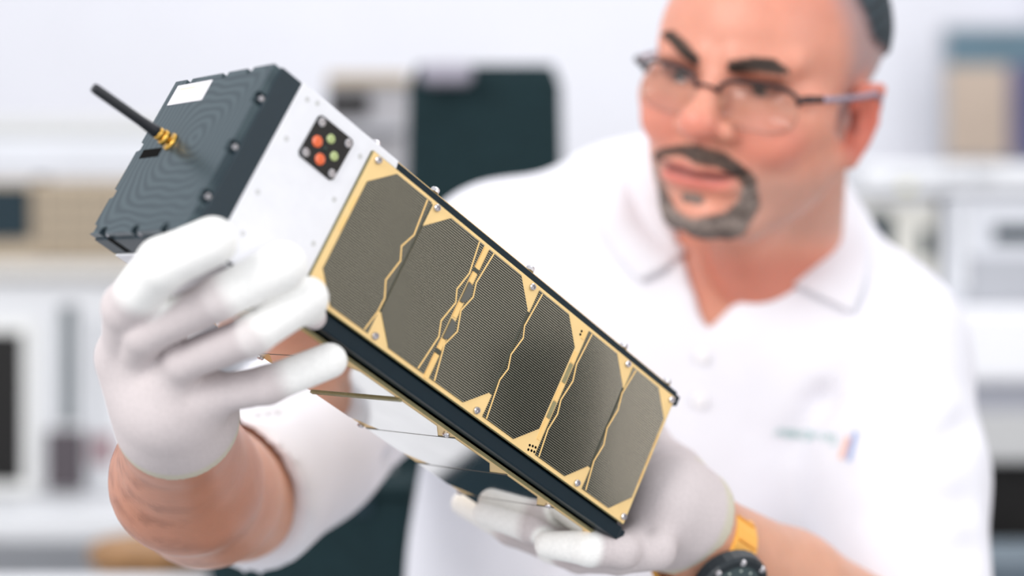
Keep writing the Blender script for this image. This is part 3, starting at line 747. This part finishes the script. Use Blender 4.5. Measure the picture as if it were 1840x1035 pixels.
paint(sstep(V[:, 2], 40, 110)*sstep(-V[:, 0], 0, 60), (200, 122, 100), .75)  # shade on his left forehead and temple painted into the skin
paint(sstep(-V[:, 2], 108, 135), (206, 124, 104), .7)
# stubble on jaw and sideburns
jaw = sstep(-V[:, 2], 28, 60)*(1-sstep(-V[:, 2], 96, 122))*sstep(np.abs(V[:, 0]), 18, 40)
paint(jaw, (172, 150, 140), .45*1.0)
side = sstep(np.abs(V[:, 0]), 44, 66)*(1-sstep(V[:, 1]-0.35*(V[:, 2]-20), -4, 34))*sstep(V[:, 2], -30, 5)
side = side*(1-blob(82, -10, 0, 24, 36, 40))*(1-blob(-82, -10, 0, 24, 36, 40))
paint(side, (164, 144, 146), .8)
paint(sstep(-V[:, 1], 20, 50)*sstep(V[:, 2], -40, -10), (150, 142, 142), .6)
# lips
lip = blob(6, 93, -54.5, 42, 18, 12.5)
paint(lip, (206, 112, 102), .8)
ml = np.minimum.reduce([seg_dist(V, (6, 98, -52.5), (6+q*20, 93, -52))[0] for q in (-1, 1)]+[seg_dist(V, (6+q*20, 93, -52), (6+q*37, 84, -46))[0] for q in (-1, 1)])
paint(1-sstep(ml, 1.5, 4.5), (96, 44, 42), .8)
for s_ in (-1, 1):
    paint(blob(s_*33, 84, 20, 26, 22, 15), (134, 80, 62), .8)  # shade of the eye sockets painted into the skin
    d_, t_ = seg_dist(V, (s_*20, 86.5, 18), (s_*46, 78, 17))
    paint(1-sstep(d_, 1.0, 3.2), (40, 26, 22), .95)
    paint(blob(s_*6.5, 106, -28, 5, 7, 5), (110, 50, 42), .7)
H4 = HEAD
def toW(V): return (V/1000.0) @ H4[:3, :3].T + H4[:3, 3]
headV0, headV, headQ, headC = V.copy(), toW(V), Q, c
def blob_(V, x, y, z, rx, ry, rz): return 1-sstep(np.sqrt(((V[:, 0]-x)/rx)**2+((V[:, 1]-y)/ry)**2+((V[:, 2]-z)/rz)**2), 0.5, 1.0)
def flipQ(Q): return Q[:, ::-1]

# ---- arms and trunk skin in room metres
NB = P(1345, 480, 1.37)
f = Field((-0.40, 0.80, 0.98), (0.52, 1.62, 1.50), 0.005)
RW = P(318, 765, .880); RE = P(425, 893, 1.12); RS = P(902, 482, 1.42)
LW = P(1250, 958, 1.05); LE = P(1650, 1190, 1.20); LS = P(1558, 640, 1.345)
f.chain([P(305, 745, .868), RW, P(334, 862, .97), P(372, 890, 1.04), RE, P(540, 790, 1.2), RS], [.026, .0285, .0415, .043, .041, .045, .055], .02)
f.chain([P(1215, 930, 1.045), LW, P(1410, 1060, 1.12), LE, P(1625, 900, 1.28), LS], [.026, .029, .040, .040, .040, .050], .02)
f.ell(P(1240, 720, 1.41), (.185, .105, .20), .05)
f.cone(RS, LS, .05, .055, .06)
f.cone(NB, P(1330, 640, 1.40), .062, .08, .04)
f.cone(P(1300, 470, 1.37), P(1275, 650, 1.375), .04, .05, .04)
V, Q = f.mesh(1)
c = np.tile(np.array(srgb(212, 158, 132)[:3]), (len(V), 1))
hair = sstep(vnoise(V, 160, 5), -.2, .7)*(1-sstep(V[:, 0], -.205, -.165))*(1-sstep(V[:, 1], .98, 1.08))*sstep(V[:, 1], .84, .9)
paint(hair, (100, 76, 62), .75)
paint((1-sstep(V[:, 1], .95, 1.1))*(V[:, 0] < 0), (178, 112, 86), .6)
paint(sstep(V[:, 2], 1.38, 1.46)*(V[:, 0] > 0.1), (196, 112, 92), .6)
armV, armQ, armC = V, Q, c
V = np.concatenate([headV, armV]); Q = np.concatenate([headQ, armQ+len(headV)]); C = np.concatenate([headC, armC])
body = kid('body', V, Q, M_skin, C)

# ---- hair, beard, brows: layers grown from the skin surface
HV = headV0
fn = np.cross(HV[headQ[:, 2]]-HV[headQ[:, 0]], HV[headQ[:, 3]]-HV[headQ[:, 1]])
HN = np.zeros_like(HV)
for i in range(4):
    for a_ in range(3): HN[:, a_] += np.bincount(headQ[:, i], fn[:, a_], len(HV))
HN /= np.linalg.norm(HN, axis=1)[:, None]+1e-9
if (HN*(HV-np.array([0, 0, 20]))).sum() < 0: HN = -HN
def grow(name, mask, base, dark, th, sc_=.3, m=M_hair, seed=9):
    """a layer of hair standing th millimetres off the skin where mask is 1, sinking into it at its edge"""
    keep = (mask[headQ].max(1) > .04)
    Qk = headQ[keep]; ids, inv = np.unique(Qk, return_inverse=True); Qn = inv.reshape(Qk.shape)
    v = HV[ids]; k = mask[ids]; nz_ = vnoise(v, sc_*2.2, seed+1)
    v = v+HN[ids]*(-.5+(th+.5)*sstep(k, 0, .7)*(1+.25*nz_))[:, None]
    n_ = sstep(vnoise(v, sc_, seed), -.6, .6)[:, None]
    C_ = np.array(srgb(*base)[:3])*(1-n_)+np.array(srgb(*dark)[:3])*n_
    w = sstep(k, .05, .75)[:, None]; C_ = headC[ids]*(1-w)+C_*w
    return kid(name, toW(v), Qn, m, C_)
def pathmask(pts, soft=2.2, ymin=45, aspect=1.0):
    """pts: (x, z, radius) in the face's own plane"""
    best = np.full(len(HV), 99.0)
    for a, b in zip(pts, pts[1:]):
        A_, B_ = np.array(a[:2]), np.array(b[:2]); ab = B_-A_; q = HV[:, [0, 2]]-A_
        t = np.clip(q@ab/(ab@ab+1e-9), 0, 1); d_ = np.linalg.norm(q-t[:, None]*ab, axis=1)-(a[2]+(b[2]-a[2])*t); best = np.minimum(best, d_)
    return (1-sstep(best, -soft, soft))*(HV[:, 1] > ymin)
x_, y_, z_ = HV.T
hm = sstep(z_+.25*y_*0-.25*y_, 46, 62)*(1-sstep(y_-.55*(z_-100), 18, 34))
grow('hair', hm, (62, 76, 84), (34, 44, 52), 4.0, .5)
mu = np.maximum(pathmask([(2, -36, 6.5), (-12, -38.5, 5.0), (-24, -43, 4.2), (-33, -51, 4.8)]), .8*pathmask([(2, -36, 6.0), (20, -38, 3.6), (36, -43, 3.2), (44, -49, 4.2)]))
mu *= (1-blob_(HV, 6, 93, -54.5, 38, 18, 8.0))
grow('moustache', mu, (96, 78, 68), (56, 44, 40), 1.6)
go = pathmask([(-34, -52, 3.5), (-33, -70, 6.5), (-25, -86, 9.5), (0, -97, 11), (24, -93, 10), (37, -76, 5.5), (44, -56, 2.5)], 3.2)
go = np.maximum(go, pathmask([(1, -71, 4.0), (12, -71.5, 3.5)], 2.2))*(z_ > -118)
grow('goatee', go, (146, 132, 124), (94, 82, 76), 1.8, .22)
for s_ in (-1, 1):
    bp_ = [(-15, 29, 4.2), (-28, 32.5, 5.0), (-40, 33, 4.6), (-48, 30, 2.4)] if s_ < 0 else [(16, 30, 4.6), (29, 36.5, 5.0), (42, 42, 4.0), (50, 42, 2.4)]
    grow('eyebrow', pathmask(bp_, 2.0, 40), (74, 58, 48), (46, 34, 28), 1.6)
    bm = bmesh.new(); bmesh.ops.create_uvsphere(bm, u_segments=20, v_segments=14, radius=.0113)
    e_ = link('eye', bm_mesh('eye', bm), man, mat('eye_white', srgb(150, 128, 118), .2), True)
    e_.location = Vector(Hd(s_*32, 73.6, 17)-MO)
    bm = bmesh.new(); lathe(bm, [(0, .0119), (.003, .0116), (.0056, .0102), (.0056, .0095)], (0, 0, 0), tuple(HEAD[:3, :3] @ np.array([0, 1, -.15])), 16)
    link('iris', bm_mesh('iris', bm), e_, mat('iris_brown', srgb(52, 36, 26), .1))

# ---- shirt
f = Field((-0.36, 1.02, 0.82), (0.62, 1.66, 1.60), 0.006)
f.ell(P(1150, 1080, 1.43), (.205, .14, .30))
f.ell(P(1235, 730, 1.415), (.205, .125, .23), .05)
f.cone(RS, LS, .066, .074, .05)
f.cone(P(1120, 400, 1.43), P(1360, 400, 1.43), .058, .07, .05)
f.cone(P(1360, 400, 1.43), P(1470, 560, 1.38), .062, .060, .04)
hemR = P(474, 845, 1.158)
f.chain([RS, P(700, 655, 1.31), P(540, 790, 1.2), P(400, 905, 1.105)], [.066, .063, .061, .062], .04)
f.chain([LS, P(1610, 850, 1.29), P(1628, 1080, 1.23)], [.075, .067, .064], .04)
# folds: shallow grooves and ridges following the cloth
fr = np.random.RandomState(4)
def fold(pts, r, sub=True):
    for a, b in zip(pts, pts[1:]): f.cone(a, b, r, r, .016, sub=sub)
fold([P(1530, 1040, 1.165), P(1500, 900, 1.21), P(1490, 800, 1.24)], .008)
fold([P(1740, 900, 1.215), P(1660, 905, 1.19), P(1580, 930, 1.195)], .006)
fold([P(1745, 760, 1.255), P(1640, 830, 1.2), P(1560, 850, 1.215)], .006)
fold([P(1760, 980, 1.20), P(1680, 1010, 1.165), P(1600, 1040, 1.17)], .006)
fold([P(560, 800, 1.165), P(620, 800, 1.18), P(690, 840, 1.2)], .007)
fold([P(590, 760, 1.175), P(650, 770, 1.195), P(720, 800, 1.24)], .006)
fold([P(1540, 640, 1.25), P(1480, 720, 1.275), P(1420, 800, 1.285)], .006)
fold([P(1000, 1020, 1.305), P(1100, 960, 1.298), P(1180, 930, 1.30)], .007)
# neck opening: a V towards the camera and a round hole for the neck
a_, b_, c_ = P(1195, 330, 1.3), P(1268, 597, 1.3), P(1500, 350, 1.3)
yv = np.array([0, 1, 0.])
n1 = np.cross(b_-a_, yv); n1 = n1 if n1@(c_-a_) < 0 else -n1
n2 = np.cross(c_-b_, yv); n2 = n2 if n2@(a_-b_) < 0 else -n2
f.convex([(a_, n1), (b_, n2), (np.array([0, 1.345, 0]), (0, 1, 0)), (np.array([0, 1.1, 0]), (0, -1, 0))], (0.05, 1.1, 1.35), (0.36, 1.42, 1.6), .004)
nk0 = toW(np.array([[0, -30, -60]]))[0]
f.cone(nk0, P(1345, 400, 1.385), .060, .058, .006, sub=True)
# hem of the right sleeve (cut and hollow)
ad = P(440, 872, 1.13)-P(600, 735, 1.24); ad /= np.linalg.norm(ad)
hp = P(408, 868, 1.115)
d = (f.ax[0]-hp[0])[:, None, None]*ad[0]+(f.ax[1]-hp[1])[None, :, None]*ad[1]+(f.ax[2]-hp[2])[None, None, :]*ad[2]
near = (f.ax[0][:, None, None]+0*d) < -0.10
f.F = np.where(near, np.maximum(f.F, d), f.F).astype(np.float32)
f.cone(hp+ad*.04, hp-ad*.020, .050, .046, .004, sub=True)
f.plane((0, 0, .86), (0, 0, -1))
V, Q = f.mesh(2)
shirt = kid('shirt', V, Q, M_shirt)
from mathutils.bvhtree import BVHTree
bvh = BVHTree.FromPolygons([Vector(v) for v in V], [tuple(int(i) for i in q) for q in Q])
def on_shirt(u, v, off=.003, default=1.3):
    d_ = Vector(P(u, v, 1.0)-OFF).normalized()
    h = bvh.ray_cast(Vector(OFF), d_)
    p = h[0] if h[0] is not None else Vector(P(u, v, default))
    return np.array(p-d_*off)
def loft(name, rows, m, th=.003, parent=None, n=5):
    """rows of control points -> smooth thick sheet"""
    R_ = [spline(r, n) for r in rows]
    cols = [spline([r[i] for r in R_], n) for i in range(len(R_[0]))]
    G = np.array(cols)                           # [i][j]
    bm = bmesh.new(); vs = [[bm.verts.new(tuple(p-MO)) for p in row] for row in G]
    for i in range(len(vs)-1):
        for j in range(len(vs[0])-1): bm.faces.new([vs[i][j], vs[i+1][j], vs[i+1][j+1], vs[i][j+1]])
    me = bm_mesh(name, bm); o = link(name, me, parent or man, m, True)
    md = o.modifiers.new('thick', 'SOLIDIFY'); md.thickness = th; md.offset = 0
    return o
# collar: rows run from the nape to the point; first row is the fold at the neck, last the free edge
cr = [[P(1492, 300, 1.375), P(1478, 362, 1.345), P(1438, 440, 1.318), P(1392, 500, 1.300)],
      [P(1512, 330, 1.365), P(1512, 410, 1.320), P(1480, 478, 1.295), P(1448, 520, 1.278)],
      [P(1532, 352, 1.370), P(1562, 440, 1.315), P(1553, 508, 1.280), P(1532, 562, 1.262)]]
for i in (1, 2):
    for j in (1, 2, 3):
        u = [[0, 1512, 1480, 1448], [0, 1562, 1553, 1532]][i-1][j]; v = [[0, 410, 478, 520], [0, 440, 508, 562]][i-1][j]
        cr[i][j] = on_shirt(u, v, .010-.0015*j)
loft('collar', cr, M_shirt, .003)
cl = [[P(1132, 262, 1.385), P(1150, 335, 1.36), P(1186, 400, 1.335), P(1232, 452, 1.312)],
      [P(1112, 268, 1.39), P(1112, 352, 1.35), P(1142, 420, 1.32), P(1196, 480, 1.298)],
      [P(1085, 285, 1.40), P(1072, 372, 1.35), P(1098, 440, 1.32), P(1150, 505, 1.290)]]
for i in (1, 2):
    for j in (1, 2, 3):
        u = [[0, 1112, 1142, 1196], [0, 1072, 1098, 1150]][i-1][j]; v = [[0, 352, 420, 480], [0, 372, 440, 505]][i-1][j]
        cl[i][j] = on_shirt(u, v, .010-.0015*j)
loft('collar', cl, M_shirt, .003)
# button and placket under the V
for v_ in (640, 720):
    p = on_shirt(1262-(v_-640)*.06, v_, .002)
    bm = bmesh.new(); lathe(bm, [(0, 0), (.0055, 0), (.0055, .0018), (.004, .0024), (0, .002)], tuple(p-MO), (0, -1, 0), 14)
    link('button', bm_mesh('button', bm), man, mat('pearl_button', srgb(240, 238, 240), .3))
# embroidered mark on the chest (lettering too blurred to read, in pale green, with a red and a blue stroke)
def strip(name, pts, w, m, parent=None):
    bm = bmesh.new(); vs = []
    for i, q in enumerate(pts):
        a = np.array(pts[max(i-1, 0)], float); b = np.array(pts[min(i+1, len(pts)-1)], float); d_ = (b-a)/np.linalg.norm(b-a); n_ = np.array([-d_[1], d_[0]])*w/2
        ctr = np.array(q, float)
        vs.append([bm.verts.new(tuple(on_shirt(*(ctr+n_), .0012)-MO)), bm.verts.new(tuple(on_shirt(*(ctr-n_), .0012)-MO))])
    for r, s_ in zip(vs, vs[1:]): bm.faces.new([r[0], r[1], s_[1], s_[0]])
    o = link(name, bm_mesh(name, bm), parent or man, m)
    md = o.modifiers.new('thick', 'SOLIDIFY'); md.thickness = .0006; return o
M_em = mat('pale_green_thread', srgb(176, 204, 202), .8)
let = [[(0, 16), (8, 4), (15, 16)], [(18, 18), (18, 6), (26, 6), (26, 14), (19, 14)], [(30, 5), (30, 17)], [(34, 17), (34, 5), (42, 17), (42, 5)], [(46, 5), (54, 5), (54, 17), (46, 17)],
       [(58, 17), (58, 5), (66, 11), (58, 13)], [(70, 5), (76, 17), (82, 5)], [(86, 16), (86, 6), (94, 6), (94, 22), (88, 24)]]
emb = None
for k, l_ in enumerate(let):
    o_ = strip('embroidery', [(1393+x*1.12, 766+y+x*.10) for x, y in l_], 4.0, M_em)
strip('embroidery', [(1524, 785), (1517, 805), (1510, 824)], 9, mat('coral_thread', srgb(240, 190, 172), .8))
strip('embroidery', [(1538, 775), (1531, 800), (1524, 828)], 8, mat('blue_thread', srgb(150, 172, 214), .8))

# trousers and shoes, below the frame
f = Field((-.28, 1.2, 0.06), (.42, 1.7, 0.96), .012)
hipc = P(1150, 517, 1.43); hx = hipc[0]
f.ell((hx, 1.43, .86), (.185, .125, .14))
for s_ in (-1, 1): f.chain([(hx+s_*.09, 1.43, .84), (hx+s_*.10, 1.42, .48), (hx+s_*.11, 1.45, .09)], [.095, .07, .055], .03)
V, Q = f.mesh(1); kid('trousers', V, Q, mat('dark_trousers', srgb(40, 46, 60), .85, 0, .1, 60))
for s_ in (-1, 1):
    f = Field((-.08, -.2, -.01), (.08, .12, .12), .008); f.ell((0, -.04, .035), (.045, .135, .04)); f.cone((0, .04, .05), (0, .03, .09), .042, .04, .02); f.plane((0, 0, 0.004), (0, 0, -1))
    V, Q = f.mesh(1); V = V+np.array([hx+s_*.11, 1.42, 0]); kid('shoe', V, Q, mat('black_leather', srgb(24, 22, 22), .35))

# ---- gloves
COAT = np.array(srgb(250, 249, 246)[:3]); KNIT = np.array(srgb(208, 198, 198)[:3]); CUFF = np.array(srgb(206, 200, 182)[:3])
def glove(name, lo, hi, h, fingers, palm, cuff, label):
    """fingers: list of (points, radii, coated-from index); palm: list of cones; cuff: (centre, axis to the elbow, radius)"""
    f = Field(lo, hi, h)
    for a, b, ra, rb in palm: f.cone(a, b, ra, rb, .010)
    palmF = f.F.copy()
    def smn(A, B, k):
        hh = np.clip(.5+.5*(B-A)/k, 0, 1); return (B*(1-hh)+A*hh-k*hh*(1-hh)).astype(np.float32)
    for pts, rs, cf, k in fingers:           # blend into the palm, hardly at all into the next finger
        g = Field(lo, hi, h); g.chain(pts, rs, .003)
        f.F = smn(f.F, smn(palmF, g.F, k), .0012)
    cc, ca, cr_ = cuff
    ca = ca/np.linalg.norm(ca)
    f.cone(cc-ca*.03, cc-ca*.001, cr_*.97, cr_, .012)
    f.cone(cc-ca*.0065, cc-ca*.0035, cr_+.0014, cr_+.0018, .002)
    f.plane(cc, ca)
    f.cone(cc+ca*.03, cc-ca*.012, cr_-.0022, cr_-.0022, .001, sub=True)
    V, Q = f.mesh(1)
    C = np.tile(KNIT, (len(V), 1))
    for pts, rs, cf, k in fingers:
        best = np.full(len(V), 9.0)
        m_ = np.zeros(len(V))
        for i in range(len(pts)-1):
            d_, t_ = seg_dist(V, pts[i], pts[i+1]); d_ = d_-(rs[i]+(rs[i+1]-rs[i])*t_)
            upd = d_ < best; best = np.where(upd, d_, best)
            pos = i+t_; m_ = np.where(upd, sstep(pos, cf-.18, cf+.18), m_)
        w = (m_*(1-sstep(best, .002, .005)))[:, None]
        C = C*(1-w)+COAT*w
    dc = (V-cc)@ca
    w = (sstep(dc, -.012, -.006)*(np.linalg.norm(V-cc, axis=1) < .048))[:, None]; C = C*(1-w)+CUFF*w
    o = kid(name, V, Q, M_glove, C); o['label'] = label; return o
# his right hand: fingers over the near end
Rf = [([P(228, 640, .845), P(229, 552, .812), P(294, 474, .783), P(383, 434, .777)], [.0125, .0124, .0126, .0118], 1.35, .010),
      ([P(232, 668, .850), P(262, 600, .815), P(392, 537, .797), P(508, 479, .800)], [.0112, .0106, .0109, .0122], 2.10, .009),
      ([P(248, 705, .855), P(330, 650, .822), P(452, 603, .805), P(552, 535, .813)], [.0108, .0099, .0103, .0108], 2.05, .009),
      ([P(280, 735, .862), P(390, 708, .838), P(480, 692, .832), P(592, 648, .836)], [.0120, .0102, .0098, .0092], 2.25, .009)]
Rp = [(P(553, 556, .822), P(565, 571, .825), .0065, .0055), (P(300, 742, .868), P(232, 640, .850), .026, .0165), (P(318, 748, .872), P(262, 668, .855), .026, .019), (P(330, 745, .872), P(300, 700, .860), .0255, .018),
      (P(318, 735, .885), S(62, 122, 113), .020, .0145), (S(62, 122, 113), S(84, 100, 115), .0140, .0125), (S(84, 100, 115), S(108, 66, 114), .0125, .0110)]
glove('right_glove', (-.235, .755, 1.335), (-.050, .985, 1.495), .0014, Rf, Rp, (P(319, 762, .878), P(334, 862, .97)-P(300, 740, .865), .0292), 'white knit glove with smooth coated fingertips over the near end')
# his left hand: fingers below the far end
Lf = [([P(1175, 965, 1.03), P(1118, 990, .985), P(1060, 985, .978), P(984, 979, .990)], [.013, .0105, .0108, .0082], 1.85, .008),
      ([P(1150, 985, 1.05), P(1050, 985, 1.015), P(960, 945, 1.005), P(874, 922, 1.020)], [.012, .0105, .0112, .0085], 2.15, .008),
      ([P(1150, 990, 1.075), P(1040, 1000, 1.055), P(920, 950, 1.055), P(832, 905, 1.070)], [.012, .0105, .0108, .0080], 2.2, .008),
      ([P(1180, 990, 1.00), P(1110, 1003, .995), P(1040, 1003, 1.01), P(985, 990, 1.03)], [.012, .0098, .009, .0075], 2.6, .008),
      ([P(1235, 900, 1.06), P(1212, 830, 1.10), P(1165, 770, 1.125), P(1110, 740, 1.13)], [.018, .0145, .0125, .0105], 2.2, .012)]
Lp = [(P(1235, 935, 1.048), P(1180, 960, 1.045), .028, .020), (P(1240, 925, 1.05), P(1165, 985, 1.07), .026, .017), (P(1240, 920, 1.055), P(1205, 860, 1.075), .026, .022), (P(1215, 880, 1.04), P(1172, 950, 1.03), .022, .018)]
glove('left_glove', (-.055, .93, 1.255), (.165, 1.175, 1.40), .0016, Lf, Lp, (P(1243, 950, 1.050), P(1410, 1060, 1.12)-P(1215, 930, 1.045), .0300), 'white knit glove cradling the far end from below')

# ---- glasses
_g = math.radians(2.6); GR = HEAD[:3, :3] @ np.array([[math.cos(_g)*1.05, 0, -math.sin(_g)], [0, 1, 0], [math.sin(_g)*1.05, 0, math.cos(_g)]])
gl = empty('glasses', mw=np.block([[GR, HEAD[:3, 3:4]], [np.zeros((1, 3)), np.ones((1, 1))]]))
tag(gl, 'thin rimmed rectangular glasses with silver temples on the man\'s face', 'glasses')
M_rim = mat('gunmetal_rim', srgb(62, 54, 56), .3, .7); M_temple = mat('lilac_silver_temple', srgb(158, 150, 168), .3, .5)
def lens_pts(s_, grow=0.0, n=40):
    out = []
    for k in range(n):
        a = 2*math.pi*k/n; ca, sa = math.cos(a), math.sin(a); e = 0.62
        x = 26*math.copysign(abs(ca)**e, ca); z = 17*math.copysign(abs(sa)**e, sa)
        x += 0; xx = s_*(34+x); yy = 103-0.0060*(abs(xx))**2
        out.append((xx, yy, 5+z))
    return out
for s_ in (-1, 1):
    pts = lens_pts(s_)
    bm = bmesh.new(); n = len(pts)
    vs = [bm.verts.new(tuple(c_*mm for c_ in p)) for p in pts]; ctr = bm.verts.new((s_*34*mm, (103-.006*34*34+1.2)*mm, 5*mm))
    for i in range(n): bm.faces.new([vs[i], vs[(i+1) % n], ctr])
    gm = bpy.data.materials.get('lens_glass')
    if gm is None:
        gm = bpy.data.materials.new('lens_glass'); gm.use_nodes = True; nt = gm.node_tree
        for n_ in list(nt.nodes):
            if n_.type != 'OUTPUT_MATERIAL': nt.nodes.remove(n_)
        tr = nt.nodes.new('ShaderNodeBsdfTransparent'); tr.inputs[0].default_value = (.95, .95, .94, 1); gs = nt.nodes.new('ShaderNodeBsdfGlossy'); gs.inputs['Roughness'].default_value = .02
        mx = nt.nodes.new('ShaderNodeMixShader')
        mx.inputs[0].default_value = .03; nt.links.new(tr.outputs[0], mx.inputs[1]); nt.links.new(gs.outputs[0], mx.inputs[2])
        nt.links.new(mx.outputs[0], nt.nodes['Material Output'].inputs[0])
    lo_ = link('lens', bm_mesh('lens', bm), gl, gm, True)
    md = lo_.modifiers.new('thick', 'SOLIDIFY'); md.thickness = .0018; md.offset = 0
    top = [p for p in pts if p[2] > 6]; top.sort(key=lambda p: p[0])
    bm = bmesh.new(); tube(bm, [tuple(c_*mm for c_ in p) for p in top], 1.7*mm, 8); link('upper_rim', bm_mesh('rim', bm), gl, M_rim, True)
    low = [p for p in pts if p[2] < 8]
    low = [p for p in sorted(low, key=lambda p: (math.atan2(p[2]-5, p[0]-s_*34) - math.pi/2) % (2*math.pi))]
    bm = bmesh.new(); tube(bm, [tuple(c_*mm for c_ in p) for p in low], .5*mm, 6); link('lower_rim', bm_mesh('rim', bm), gl, mat('fine_rim', srgb(150, 118, 108), .3, .4), True)
    # hinge block and temple
    hx_, hy_ = s_*62, 103-.006*60*60
    bm = bmesh.new(); tube(bm, [(s_*58*mm, 83.5*mm, 14*mm), (s_*65*mm, 79*mm, 16*mm), (s_*72*mm, 72*mm, 17*mm)], [2.4*mm, 3.0*mm, 2.6*mm], 8); link('hinge', bm_mesh('hinge', bm), gl, M_rim, True)
    tp = spline([(s_*72, 72, 17), (s_*77, 50, 17), (s_*81, 15, 17.5), (s_*82, -6, 18), (s_*81, -20, 10), (s_*78, -26, -6)], 6)
    bm = bmesh.new(); tube(bm, [tuple(c_*mm for c_ in p) for p in tp], [2.3*mm]*(len(tp)-12)+[2.0*mm]*12, 8); link('temple', bm_mesh('temple', bm), gl, M_temple, True)
bm = bmesh.new(); tube(bm, [tuple(c_*mm for c_ in p) for p in spline([(-9, 102, 11), (-4, 105.5, 14), (4, 105.5, 14), (9, 102, 11)], 5)], 1.2*mm, 8); link('bridge', bm_mesh('bridge', bm), gl, M_rim, True)
for s_ in (-1, 1):
    bm = bmesh.new(); bmesh.ops.create_uvsphere(bm, u_segments=10, v_segments=8, radius=1, matrix=Matrix.Translation((s_*10.5*mm, 97*mm, 3*mm)) @ Matrix.Diagonal((1.8*mm, 3.2*mm, 5.5*mm, 1)))
    link('nose_pad', bm_mesh('pad', bm), gl, mat('clear_silicone', srgb(206, 150, 128), .4), True)

# ---- wrist watch on his left wrist
axw = P(1420, 1060, 1.12)-P(1225, 930, 1.045); axw /= np.linalg.norm(axw)
wc = P(1262, 984, 1.056)
face = np.array([0.33, -0.76, -0.47]); face -= axw*(face@axw); face /= np.linalg.norm(face)
sidev = np.cross(axw, face)
wt = empty('wristwatch', tuple(wc)); tag(wt, 'chunky black watch with yellow strap on the man\'s left wrist', 'watch')
def wl(p): return axw*p[0]+sidev*p[1]+face*p[2]
RWR = .0318
def band(name, a0, a1, wd, m, th=.003, par=None, seg=14):
    bm = bmesh.new(); rows = []
    for k in range(seg+1):
        a = a0+(a1-a0)*k/seg
        row = []
        for (x, r) in ((-wd/2, RWR), (wd/2, RWR), (wd/2, RWR+th), (-wd/2, RWR+th)):
            row.append(bm.verts.new(tuple(wl((x, r*math.sin(a), r*math.cos(a))))))
        rows.append(row)
    for r, s_ in zip(rows, rows[1:]):
        for k in range(4): bm.faces.new([r[k], r[(k+1) % 4], s_[(k+1) % 4], s_[k]])
    bm.faces.new(rows[0]); bm.faces.new(list(reversed(rows[-1])))
    return link(name, bm_mesh(name, bm), par or wt, m)
M_yel = mat('yellow_resin', srgb(246, 182, 82), .4)
for (a0, a1) in ((.5, math.pi*.98), (-.5, -math.pi*.98)):
    st = band('strap', a0, a1, .022, M_yel, .0032)
    for xx in (-.006, 0, .006):
        pass
    for k in range(5):
        aa = a0+(a1-a0)*(k+.6)/5.6; w_ = .04*(1 if a1 > 0 else -1)
        RWR_ = RWR; RWR = RWR_+.003; band('strap_ridge', aa, aa+w_, .018, mat('amber_resin', srgb(232, 158, 58), .4), .0010, st, 2); RWR = RWR_
def wlathe(name, prof, ctr, ax_, m, seg=28, par=None, sm=False):
    bm = bmesh.new(); lathe(bm, prof, tuple(wl(ctr)), tuple(wl(ax_)), seg); return link(name, bm_mesh(name, bm), par or wt, m, sm)
M_wb = mat('watch_black', srgb(20, 30, 36), .35)
cs = wlathe('case', [(0, 0), (.0225, 0), (.0250, .003), (.0250, .010), (.0235, .0125), (.0195, .0130), (.0190, .0115), (0, .0115)], (0, 0, RWR-.001), (0, 0, 1), M_wb)
wlathe('dial', [(0, .0117), (.0188, .0117), (.0188, .0119), (0, .0119)], (0, 0, RWR-.001), (0, 0, 1), mat('dial_grey', srgb(62, 78, 80), .4), 28, cs)
for k in range(8):
    a = k*math.pi/4+.2; wlathe('bezel_stud', [(0, 0), (.0022, 0), (.0022, .0012), (.0014, .0018), (0, .0018)], (.0222*math.cos(a), .0222*math.sin(a), RWR+.0112), (0, 0, 1), M_steel, 10, cs)
for k in range(12):
    a = k*math.pi/6; wlathe('hour_mark', [(0, 0), (.0009, 0), (.0009, .0005), (0, .0005)], (.0155*math.cos(a), .0155*math.sin(a), RWR+.0108), (0, 0, 1), mat('mark_pale', srgb(200, 210, 200), .5), 6, cs)
for (l_, a) in ((.009, .7), (.013, 2.4)):
    bm = bmesh.new(); tube(bm, [tuple(wl((0, 0, RWR+.0116))), tuple(wl((l_*math.cos(a), l_*math.sin(a), RWR+.0116)))], .0006, 6); link('hand', bm_mesh('hand', bm), cs, mat('mark_pale', srgb(200, 210, 200), .5))
for a in (0, .6, -.6):
    wlathe('crown', [(0, 0), (.0022, 0), (.0022, .003), (0, .003)], (.0245*math.cos(a), .0245*math.sin(a), RWR+.005), (math.cos(a), math.sin(a), 0), M_steel, 10, cs)
